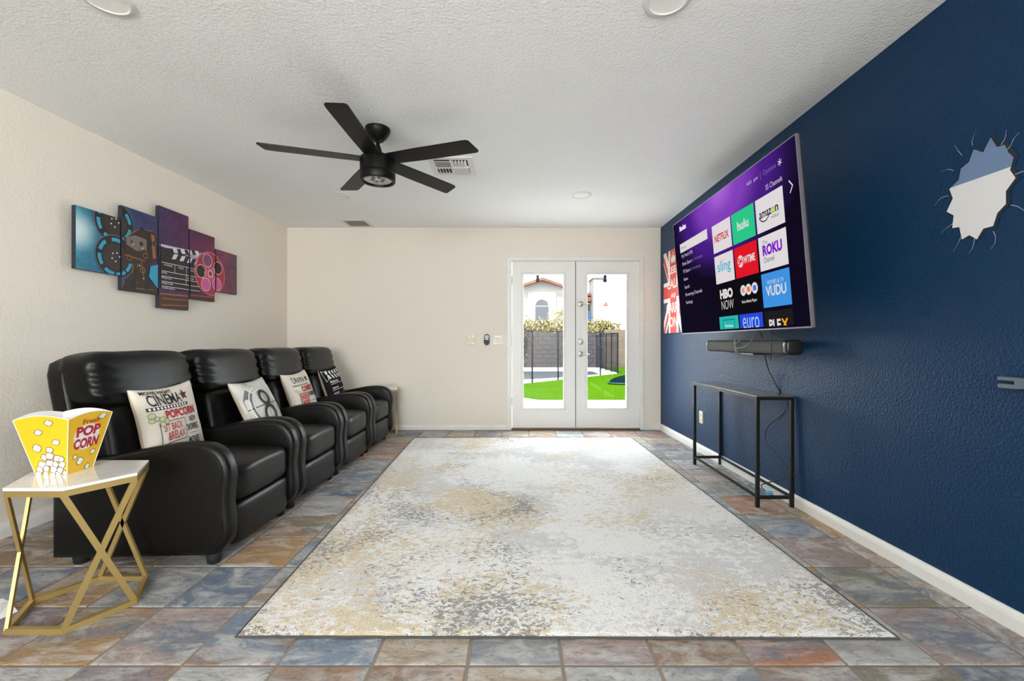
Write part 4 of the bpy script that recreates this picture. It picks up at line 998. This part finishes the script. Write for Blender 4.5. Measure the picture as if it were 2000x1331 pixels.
    T = lambda s, x0, y0, x1, y1, m_, bold=.0: put('lettering', text(s, (x0, y0, x1, y1), bold), m_, D)
    T('Roku', .152, .905, .295, .950, SM('screen_white2', (235, 230, 240)), .06)
    T('Home', .155, .742, .265, .772, SM('screen_grey', (110, 105, 115)), .0)
    T('My Feed (10)', .148, .662, .385, .700, pw); T('Movie Store', .150, .600, .345, .632, pw); T('by Fandango', .36, .598, .57, .628, dim); T('TV Store', .152, .532, .30, .564, pw); T('by Fandango', .315, .528, .52, .558, dim)
    T('News', .155, .466, .245, .494, pw); T('Search', .158, .395, .265, .424, pw); T('Streaming Channels', .16, .320, .51, .358, pw); T('Settings', .16, .252, .305, .288, pw)
    T('4:01  pm', 1.285, .900, 1.412, .928, pw); put('lettering', line((1.441, .892), (1.441, .938), .004), dim, D); T('Options', 1.468, .893, 1.596, .932, dim)
    put('printed_asterisk', [line((1.632-.02*math.cos(a), .916-.02*math.sin(a)), (1.632+.02*math.cos(a), .916+.02*math.sin(a)), .005) for a in (PI/2, PI/6, PI*5/6)], pw, D)
    T('55 Channels', 1.482, .812, 1.642, .842, pw)
    put('printed_arrow', [line((1.695, .79), (1.724, .755), .007), line((1.724, .757), (1.698, .722), .007)], white, D)
    # wall mount
    tv_m = frame(TVC, r_, up_).inverted(); mk = MB()
    for y in (3.0, 3.28): mk.bar(tv_m @ Vector((1.56, y, 1.55)), tv_m @ Vector((1.79, y+.0, 1.55)), .04, .04)
    mk.build('mount_arm', MAT['black_metal'], t)
    MB().box(-.22, .22, .066, .078, -.22, .22, .003).build('mount_plate', MAT['black_metal'], t)
tv()

# ------------------------------------------------------------------ sound bar below the television
t = thing('sound_bar', 'dark grey sound bar fixed to the navy wall below the television', 'sound bar', (1.672, 3.15, 1.028))
sbm = mat('grille_cloth', (.055, .055, .052), .75, bump=(600, .5, .002, 1)); sbc = mat('sound_bar_black', (.010, .010, .011), .3)
sec = [(.05*math.copysign(abs(math.cos(a))**.55, math.cos(a)), .046*math.copysign(abs(math.sin(a))**.55, math.sin(a))) for a in [2*PI*i/28 for i in range(28)]]
MB().prism(sec, -.50, .52, 0).build('body', sbm, t, 50)
for a, c in ((-.55, -.50), (.52, .555)): MB().prism([(x*1.03, z*1.03) for x, z in sec], a, c, .012, 3).build('end_cap', sbc, t, 50)
MB().box(.03, .10, -.35, -.30, -.05, .02).box(.03, .10, .30, .35, -.05, .02).box(-.03, .10, -.14, .02, -.056, -.048).build('wall_bracket', sbc, t)
MB().box(-.045, .045, -.49, .51, .0455, .0475, .0008, 1).build('top_strip', mat('top_strip_grey', (.16, .16, .155), .35), t)

# ------------------------------------------------------------------ console table
def console():
    t = thing('console_table', 'narrow black metal console table against the navy wall', 'console table', (1.66, 3.278, 0))
    K = MAT['black_metal']; hx, hy, w, h = .121, .50, .022, .712
    for sx in (-1, 1):
        for sy in (-1, 1): 
            x, y = sx*(hx-w/2), sy*(hy-w/2); MB().box(x-w/2, x+w/2, y-w/2, y+w/2, 0, h-.004, .002, 1).build('leg', K, t)
    fr = MB()
    for sx in (-1, 1): fr.box(sx*(hx-w/2)-w/2, sx*(hx-w/2)+w/2, -hy+w, hy-w, h-.024, h-.004)
    for sy in (-1, 1): fr.box(-hx+w, hx-w, sy*(hy-w/2)-w/2, sy*(hy-w/2)+w/2, h-.024, h-.004)
    fr.build('top_frame', K, t)
    MB().box(-hx, hx, -hy, hy, h-.004, h+.003, .001, 1).build('table_top', mat('smoked_top', (.09, .09, .09), .22, spec=.6), t)
    for sx in (-1, 1): MB().box(sx*(hx-w/2)-.007, sx*(hx-w/2)+.007, -hy+w, hy-w, .058, .073).build('side_rail', K, t)
    for sy in (-1, 1): MB().box(-hx+w, hx-w, sy*(hy-w/2)-.009, sy*(hy-w/2)+.009, .054, .074).build('end_rail', K, t)
console()
t = thing('wall_outlet', 'cream wall outlet low on the navy wall behind the console table', 'outlet', m=on_right(4.15, .342))
MB().box(-.036, .036, -.007, .004, -.058, .058, .003).build('cover_plate', MAT['beige'], t)
for z in (-.026, .026):
    o_ = MB().box(-.017, .017, -.010, -.005, z-.014, z+.014, .003).build('socket', MAT['ivory'], t)
    MB().box(-.008, -.005, -.0108, -.0095, z-.005, z+.006).box(.005, .008, -.0108, -.0095, z-.005, z+.006).build('slot', MAT['dark'], o_)

# cables
def cable(name, label, pts, r, m_, extra=None):
    t = thing(name, label, 'cable', pts[-1]); o = Vector(pts[-1])
    MB().tube([Vector(p)-o for p in smoothpath(pts, 8)], r, 7).build('cord', m_, t, 80)
    return t
ct = cable('power_cord', 'long black cord hanging from the television past the console table', [(1.60, 3.02, 1.20), (1.69, 3.0, 1.12), (1.66, 2.905, .99), (1.745, 3.0, .868), (1.79, 2.925, .70), (1.79, 2.865, .66), (1.79, 2.90, .59), (1.77, 3.03, .485), (1.77, 3.085, .405), (1.77, 3.04, .335), (1.775, 2.78, .215), (1.765, 2.80, .185), (1.66, 2.93, .10), (1.632, 2.83, .086)], .0036, MAT['rubber'])
MB().cyl((-.012, -.0, -.002), (.03, -.02, -.001), .009, 10).build('plug', mat('blue_plug', (.01, .25, .60), .4), ct)
cable('speaker_wire', 'thin black wire looping below the sound bar', [(1.62, 2.76, 1.14), (1.615, 2.745, 1.06), (1.615, 2.75, .975), (1.64, 2.80, .945), (1.66, 2.87, .968), (1.67, 2.9, .982)], .0025, MAT['rubber'])
cable('signal_cable', 'grey cable loop hanging in front of the sound bar', [(1.612, 2.93, 1.15), (1.606, 2.95, 1.08), (1.606, 3.04, 1.028), (1.606, 3.16, 1.016), (1.606, 3.17, 1.045), (1.61, 3.10, 1.08)], .0035, mat('grey_cable', (.10, .10, .095), .4))
cable('adapter_lead', 'pale grey short lead draped over the front of the sound bar', [(1.63, 3.20, 1.079), (1.612, 3.20, 1.07), (1.610, 3.19, 1.03), (1.612, 3.18, .985)], .006, mat('pale_cable', (.22, .22, .21), .4))

# ------------------------------------------------------------------ flag poster
t = thing('flag_poster', 'red, white and navy flag poster lettered KEEP CALM beside the television', 'poster', m=on_right(4.815, 1.627, .009))
PWd, PH = .305, .465
def pc(n, c): return mat(n, c, .6)
MB().box(-PWd, PWd, 0, .006, -PH, PH).build('board', pc('poster_navy', (.028, .034, .075)), t)
wh_ = pc('poster_white', (.74, .70, .66)); rd_ = pc('poster_red', (.62, .045, .03))
cp = lambda s: clip(s, -PWd, -PH, PWd, PH)
for q, e_ in enumerate((1, -1)): decal('printed_saltire', cp(line((-PWd, -PH*e_), (PWd, PH*e_), .14)), flat(.0005+.0001*q), wh_, t)
decal('printed_saltire_red', [cp(line((-PWd, -PH-.02), (0, -.02), .05)), cp(line((0, .02), (PWd, PH+.02), .05)), cp(line((-PWd, PH-.05), (0, -.05), .05)), cp(line((0, .05), (PWd, -PH+.05), .05))], flat(.0008), rd_, t)
decal('printed_cross_white', [rect(-.145, -PH, .145, PH), rect(-PWd, -.115, -.145, .115), rect(.145, -.115, PWd, .115)], flat(.0011), wh_, t)
decal('printed_cross', [rect(-.095, -PH, .095, PH), rect(-PWd, -.07, -.095, .07), rect(.095, -.07, PWd, .07)], flat(.0014), rd_, t)
decal('printed_crown', [poly([(-.06, .33), (.06, .33), (.075, .40), (.04, .37), (.0, .415), (-.04, .37), (-.075, .40)]), rect(-.06, .315, .06, .325)]+[disc(x, z, .011, 10) for x, z in ((-.075, .408), (0, .425), (.075, .408))], flat(.0017), wh_, t)
decal('lettering', [text('KEEP', (-.16, .195, .16, .275), .03), text('CALM', (-.19, .03, .19, .135), .02), text('AND', (-.07, -.075, .07, -.025), .02), text('CARRY', (-.21, -.24, .21, -.125), .02), text('ON', (-.11, -.40, .11, -.285), .02)], flat(.0020), wh_, t)

# ------------------------------------------------------------------ wall sticker (plain torn patch) and steel bracket on the navy wall
t = thing('wall_sticker', 'white and blue torn-patch wall sticker with crack lines on navy wall', 'sticker', m=on_right(1.66, 1.64, .0015))
random.seed(9)
out = []
for k in range(26):
    a = 2*PI*k/26; rr = (.84 if k % 2 else 1.0)*random.uniform(.92, 1.05)
    out.append((.122*rr*math.cos(a)+.03*math.sin(a), .188*rr*math.sin(a)*(1.0 if math.sin(a) < 0 else .92)))
decal('torn_edge', poly([(x*1.07+.006, z*1.05) for x, z in out]), flat(.0006), mat('torn_dark', (.012, .016, .024), .8), t)
decal('patch', poly(out), flat(.0012), mat('sticker_white', (.70, .70, .71), .5), t)
decal('blue_band', clip(poly(out), -1, .045, 1, 1), flat(.0018), mat('sticker_blue_grey', (.14, .22, .38), .5), t)
crm = mat('crack_pale', (.30, .33, .37), .6)
for k in range(12):
    crk = []; a = 2*PI*k/12+random.uniform(-.2, .2); x, z = .118*math.cos(a), .18*math.sin(a); a2 = a
    for s_ in range(3):
        L2 = random.uniform(.014, .028); x2, z2 = x+L2*math.cos(a2), z+L2*math.sin(a2); crk.append(line((x, z), (x2, z2), .003-.0008*s_)); x, z = x2, z2; a2 += random.uniform(-.6, .6)
    decal('crack', crk, flat(.0008), crm, t)

t = thing('wall_bracket', 'grey metal bracket on the navy wall at the right edge', 'bracket', m=on_right(1.5, .913))
G = MAT['grey_metal']
MB().box(-.103, -.04, -.026, -.004, .006, .020, .003).box(-.103, -.04, -.026, -.004, -.022, -.006, .003).box(-.05, -.01, -.026, -.004, -.02, .019, .003).build('fork', G, t)
MB().box(-.012, .10, -.030, -.002, -.026, .024, .004).build('arm', G, t)
MB().lathe([(.012, 0), (.012, .012), (.008, .016), (0, .016)], 16, m=Matrix.Translation((.012, -.03, 0)) @ Matrix.Rotation(PI/2, 4, 'X')).build('knob', G, t, 40)
MB().box(-.02, .10, -.006, .006, -.02, .02).build('mounting_plate', G, t)

# ------------------------------------------------------------------ the yard outside
ZG = -.05
patio_m = mat('pale_concrete', (.46, .445, .42), .9, var=(1.5, .08)); coping_m = mat('pool_deck', (.16, .15, .14), .9, var=(2, .08))
def slab(name, pts, z0, z1, m_):
    b = bmesh.new(); A = [b.verts.new((x, y, z0)) for x, y in pts]; B = [b.verts.new((x, y, z1)) for x, y in pts]; n = len(pts)
    b.faces.new(list(reversed(A))); b.faces.new(B)
    for i in range(n): b.faces.new((A[i], A[(i+1) % n], B[(i+1) % n], B[i]))
    return MB().bm(b).build(name, m_)
struct(slab('ground', [(-30, YB+.15), (30, YB+.15), (30, 60), (-30, 60)], ZG-.3, ZG-.06, mat('bare_earth', (.35, .28, .2), .9)), 'ground of the back yard')
struct(slab('patio', [(-8, YB+.15), (9, YB+.15), (9, 8.33), (.45, 8.33), (.16, 8.72), (-8, 19.5)] if False else [(-8, YB+.15), (9, YB+.15), (9, 8.33), (.45, 8.33), (-.4, 9.4), (-8, 9.4)], ZG-.1, ZG, patio_m), 'pale concrete patio outside the doors')
lawn_m = mat('lawn_turf', (.019, .048, .0007), .95, spec=.0, bump=(30, 1.0, .06, 5), var=(14, .3))
lawn_pts = [(-.39, 9.41), (.46, 8.34), (9, 8.34), (9, 11.9), (5.15, 11.9), (5.15, 19.1), (3.75, 19.1), (3.70, 15.35), (-.39, 10.85)]
tag(slab('lawn', lawn_pts, ZG-.1, ZG+.015, lawn_m), 'bright green lawn between the patio and the pool', 'lawn', kind='stuff')
FX = lambda s: (.2+3.37*s, 11.46+3.73*s)
struct(slab('pool_deck', [(-6, 4.7+.0), (3.68, 15.33), (3.68, 19.2), (-6, 19.2)] if False else [(-6, 10.0), (-1.1, 10.02), (3.68, 15.33), (3.68, 19.2), (-6, 19.2)], ZG-.1, ZG+.004, coping_m), 'pale deck around the swimming pool')
m, nt, b = new_mat('pool_water'); b.inputs['Base Color'].default_value = (.010, .014, .017, 1); b.inputs['Roughness'].default_value = .3; b.inputs['Specular IOR Level'].default_value = .15
tcn = nd(nt, 'ShaderNodeTexCoord'); nn = nd(nt, 'ShaderNodeTexNoise', inp={'Scale': 3.0, 'Detail': 3}); nt.links.new(tcn.outputs['Object'], nn.inputs['Vector'])
bp = nd(nt, 'ShaderNodeBump', inp={'Strength': .25, 'Distance': .05}); nt.links.new(nn.outputs[0], bp.inputs['Height']); nt.links.new(bp.outputs[0], b.inputs['Normal'])
tag(slab('pool_water', [(-5.2, 11.0), (-1.3, 11.7), (1.5, 13.75), (2.9, 15.05), (2.9, 16.45), (-5.2, 16.45)], ZG-.05, ZG+.008, m), 'grey-blue pool water behind the netting fence', 'pool', kind='stuff')
# pool fence
def fence(label, p, q, n, h=1.42, extra=()):
    t = thing('pool_fence', label, 'fence', (*p, ZG)); P, Q = Vector((*p, 0)), Vector((*q, 0)); d = Q-P
    fm = bpy.data.materials.get('fence_post') or mat('fence_post', (.004, .005, .007), .8, spec=0.0)
    for k in list(range(n+1)):
        c = d*(k/n); MB().cyl(c, c+Vector((0, 0, h+.02)), .022, 10).build('post', fm, t)
    for x in extra:
        c = d*x; MB().cyl(c, c+Vector((0, 0, h+.02)), .035, 10).build('gate_post', fm, t)
    for k in range(n):
        a, c = d*(k/n), d*((k+1)/n)
        MB().add([(a.x, a.y, .05), (c.x, c.y, .05), (c.x, c.y, h), (a.x, a.y, h)], [(0, 1, 2, 3)]).build('netting', MAT['net'], t)
        MB().cyl(a+Vector((0, 0, h)), c+Vector((0, 0, h)), .010, 6).build('top_rail', fm, t)
s0, s1 = FX(-.62), FX(1.0)
fence('long netting pool fence run facing the patio', s0, s1, 7, extra=(.355, .372))
fence('netting pool fence run going back along the right of the pool', (3.58, 15.26), (3.52, 18.9), 4)
# block wall: every block its own piece
bw = struct(MB().box(-6, 12, 19.25, 19.42, ZG-.05, 1.50).build('garden_wall', mat('block_mortar', (.06, .057, .055), .95, spec=0.0)), 'grey concrete block garden wall behind the pool')
b = bmesh.new(); bmesh.ops.create_cube(b, size=1)
for v in b.verts: v.co = (v.co.x*.39, v.co.y*.05, v.co.z*.185)
bmesh.ops.bevel(b, geom=b.edges[:], offset=.008, segments=1, affect='EDGES')
bme = bpy.data.meshes.new('block'); b.to_mesh(bme); b.free(); bme.materials.append(mat('grey_block', (.034, .0315, .031), .95, spec=0.0, var=(5, .3), bump=(20, .6, .02)))
random.seed(2)
for r in range(8):
    for c in range(17):
        x = -.6+c*.4+(.2 if r % 2 else 0)
        if x > 5.6: continue
        o = bpy.data.objects.new('block', bme); COL.objects.link(o); o.parent = bw; o.location = (x, 19.24+random.uniform(-.004, .004), ZG+.1+r*.195)
tw = struct(MB().box(5.2, 5.4, 12, 19.2, ZG-.05, 1.68).box(3.9, 12, 19.12, 19.2, ZG-.05, 1.62).build('garden_wall.001', mat('tan_block', (.055, .043, .031), .95, spec=0.0, var=(3, .15), bump=(12, .5, .02))), 'tan block garden wall at the right of the yard')

def leafcloud(mb, c, s, n, size, rnd, flat_=0.0):
    for _ in range(n):
        p = Vector((rnd.gauss(0, .45), rnd.gauss(0, .45), rnd.gauss(0, .45)))
        p = Vector((c[0]+p.x*s[0], c[1]+p.y*s[1], c[2]+p.z*s[2]))
        a = Vector((rnd.uniform(-1, 1), rnd.uniform(-1, 1), rnd.uniform(-1, 1))).normalized(); u = a.cross(Vector((.3, .5, .8))).normalized()
        k = size*rnd.uniform(.6, 1.3); mb.add([p-a*k, p+u*k*.45, p+a*k, p-u*k*.45], [(0, 1, 2, 3)])
rnd = random.Random(5)
lf = [mat('hedge_leaf', (.024, .030, .007), .8, spec=0.0), mat('hedge_blossom', (.17, .14, .042), .8, spec=0.0), mat('hedge_cream', (.20, .18, .13), .8, spec=0.0), mat('dry_leaf', (.075, .066, .026), .8, spec=0.0), mat('palm_green', (.028, .045, .016), .8, spec=0.0)]
hedges = [('yellow flowering hedge atop the block wall seen through the left door', -.4, 2.7), ('yellow flowering hedge atop the block wall seen through the right door', 2.9, 4.3)]
for lb, xa, xb in hedges:
    t = thing('flowering_hedge', lb, 'hedge', ((xa+xb)/2, 19.6, 1.45)); A, B2, C2 = MB(), MB(), MB(); n = int((xb-xa)/.22)+1; cx0 = (xa+xb)/2
    for k in range(n):
        x = xa+(xb-xa)*k/max(1, n-1)-cx0; zz = .22+.10*math.sin(k*1.7)
        leafcloud(A, (x, 0, zz), (.34, .3, .30), 150, .07, rnd); leafcloud(B2, (x, -.12, zz+.05), (.34, .3, .30), 130, .065, rnd); leafcloud(C2, (x, -.12, zz+.08), (.34, .3, .32), 80, .06, rnd)
    if xa < 0: leafcloud(A, (.35-cx0, -.45, -.25), (.22, .15, .7), 220, .07, rnd); leafcloud(C2, (.35-cx0, -.5, -.1), (.25, .15, .6), 60, .06, rnd)
    for mb_, nm, mt in ((A, 'foliage', lf[0]), (B2, 'blossoms', lf[1]), (C2, 'pale_blossoms', lf[2])):
        me = bpy.data.meshes.new(nm); me.from_pydata(mb_.v, [], mb_.f); o = link(nm, me, mt, t); o['kind'] = 'stuff'
def palm(label, loc, r, nf, mt, seed):
    t = thing('palm', label, 'palm', loc); rn = random.Random(seed); f = MB()
    for k in range(nf):
        a = 2*PI*k/nf+rn.uniform(-.2, .2); el = rn.uniform(.2, 1.2); L2 = r*rn.uniform(.8, 1.1); pts = []
        for s in range(7):
            q = s/6; pts.append(Vector((math.cos(a)*L2*q*math.cos(el*.6), math.sin(a)*L2*q*math.cos(el*.6), L2*(q*math.sin(el)-.75*q*q))))
        for s in range(6):
            for sg in (-1, 1):
                for w in range(2):
                    p = pts[s]+(pts[s+1]-pts[s])*(w*.5); side = Vector((-math.sin(a), math.cos(a), 0))*sg
                    tip = p+side*r*.28*(1-s/8)+(pts[s+1]-pts[s])*1.2+Vector((0, 0, -.06*r)); f.add([p, p+(pts[s+1]-pts[s])*.35, tip], [(0, 1, 2)])
    me = bpy.data.meshes.new('fronds'); me.from_pydata(f.v, [], f.f); o = link('fronds', me, mt, t); o['kind'] = 'stuff'
    MB().cyl((0, 0, -loc[2]+ZG), (0, 0, 0), .12, 10, .08).build('trunk', mat('palm_trunk', (.2, .14, .09), .9) if 'palm_trunk' not in bpy.data.materials else bpy.data.materials['palm_trunk'], t)
palm('dry yellow-green palm in front of the arched window house', (2.35, 21.0, 2.42), .95, 17, lf[3], 1)
palm('low green palm left below the arched window', (1.30, 20.4, 1.95), .6, 13, lf[4], 2)
palm('green fan palm behind the pool fence, seen through the right door', (4.12, 20.2, 1.80), .65, 15, lf[4], 3)
palm('dry tan palm beside the tan block wall', (4.85, 20.6, 1.85), .8, 13, lf[3], 4)
# neighbour's house
def house():
    t = thing('stucco_house', 'white stucco house with tiled gable and arched window behind the yard', 'house', (1.45, 24.0, 0))
    st_ = mat('white_stucco', (.085, .080, .075), .95, spec=0.0); rf = mat('clay_tile', (.068, .031, .021), .85, spec=0.0, var=(4, .3))
    e = 4.0
    MB().prism([(-2.4, -.1), (2.4, -.1), (2.4, e-.35), (0, e+.45), (-2.4, e-.35)], 0, 6).build('gable_wall', st_, t)
    for sg in (-1, 1):
        s = MB().bar((0, -.35, e+.50), (sg*2.75, -.35, e-.41), .02, .13); 
        m_ = MB()
        m_.add([(0, -.4, e+.44), (sg*2.75, -.4, e-.47), (sg*2.75, -.4, e-.33), (0, -.4, e+.60), (0, 6, e+.44), (sg*2.75, 6, e-.47), (sg*2.75, 6, e-.33), (0, 6, e+.60)],
               [(0, 1, 2, 3), (4, 5, 6, 7), (3, 2, 6, 7), (0, 1, 5, 4), (1, 2, 6, 5)]).build('roof', rf, t)
    fr = MB().box(-.80, .80, -.06, 0, 1.0, 3.85, .01).build('window_surround', st_, t)
    wz0, wz1, hw = 2.15, 3.05, .36
    arch = [(-hw, wz0), (hw, wz0)]+[(hw*math.cos(a*PI/14), wz1+hw*math.sin(a*PI/14)) for a in range(15)]
    w = MB().prism(arch, -.075, -.058).build('window', mat('house_glass', (.016, .019, .024), .6, spec=.1), t)
    MB().box(-hw, hw, -.09, -.07, wz1-.03, wz1+.02).build('window_bar', mat('window_bar_dark', (.05, .05, .06), .5), w)
    MB().box(2.68, 3.25, -.9, .5, -.1, 4.55).build('chimney', st_, t)
    MB().box(2.62, 3.31, -.96, .56, 4.45, 4.58).build('chimney_cap', mat('cap_grey', (.045, .044, .043), .9), t)
    MB().box(2.4, 3.2, .3, 6, -.1, 3.4).build('side_wing', st_, t)
    MB().box(2.35, 2.75, -.5, 1.0, 3.28, 3.50).build('eave', rf, t)
    MB().box(2.45, 2.68, -.28, -.2, 2.05, 2.75, .01).build('side_window', mat('side_glass', (.016, .032, .063), .5, spec=0.0), t)
    MB().lathe([(.0, .13), (.05, .10), (.13, -.10), (.0, -.12)], 10, (3.34, -.95, 3.08)).build('wall_lamp', rf, t, 40)
house()
# dark green hull on the grass
t = thing('overturned_kayak', 'dark green curved hull lying on the grass at the right', 'kayak', (3.55, 11.35, ZG))
hm_ = mat('hull_green', (.0008, .003, .003), .7, spec=.0)
mb = MB(); n, k = 24, 12
for i in range(n+1):
    u = i/n; w = .36*math.sin(PI*min(1, u*1.0))**.55+.002; hgt = .30*math.sin(PI*u)**.5+.02
    for j in range(k+1):
        a = PI*j/k; mb.v.append((-1.15+2.6*u, -w*math.cos(a), .02+hgt*math.sin(a)))
for i in range(n):
    for j in range(k): mb.f.append((i*(k+1)+j, i*(k+1)+j+1, (i+1)*(k+1)+j+1, (i+1)*(k+1)+j))
mb.build('hull', hm_, t, 80)
MB().tube([(-1.15+2.6*i/n, -(.36*math.sin(PI*i/n)**.55+.012), .05) for i in range(n+1)], .018, 6).build('gunwale', mat('gunwale_pale', (.012, .026, .024), .8, spec=0.0), t)
# patio string lights
t = thing('string_lights', 'black string light bulbs hanging outside over the patio', 'string lights', (0, 7.6, 0))
pts = [(-2.5+6.2*i/40, 0, 2.235+.02*math.cos(i*.9)+.0008*(i-20)**2) for i in range(41)]
MB().tube(pts, .004, 6).build('wire', MAT['rubber'], t)
for x, z in ((.385, 2.225), (1.565, 2.215)):
    s = MB().lathe([(.016, .06), (.026, .03), (.026, -.015), (.018, -.02), (0, -.02)], 12, (x, 0, z-.02)).build('socket', mat('socket_black', (.002, .002, .002), .9, spec=0.0), t, 40)
    MB().lathe([(.018, 0), (.034, -.03), (.034, -.05), (.016, -.075), (0, -.078)], 12, (x, 0, z-.036)).build('bulb', mat('smoked_bulb', (.003, .003, .003), .8, spec=0.0) if 'smoked_bulb' not in bpy.data.materials else bpy.data.materials['smoked_bulb'], s, 40)
for x, z in ((-2.5, 2.55), (3.7, 2.55)): MB().cyl((x, 0, ZG), (x, 0, z+.02), .03, 10).build('pole', MAT['rubber'], t)
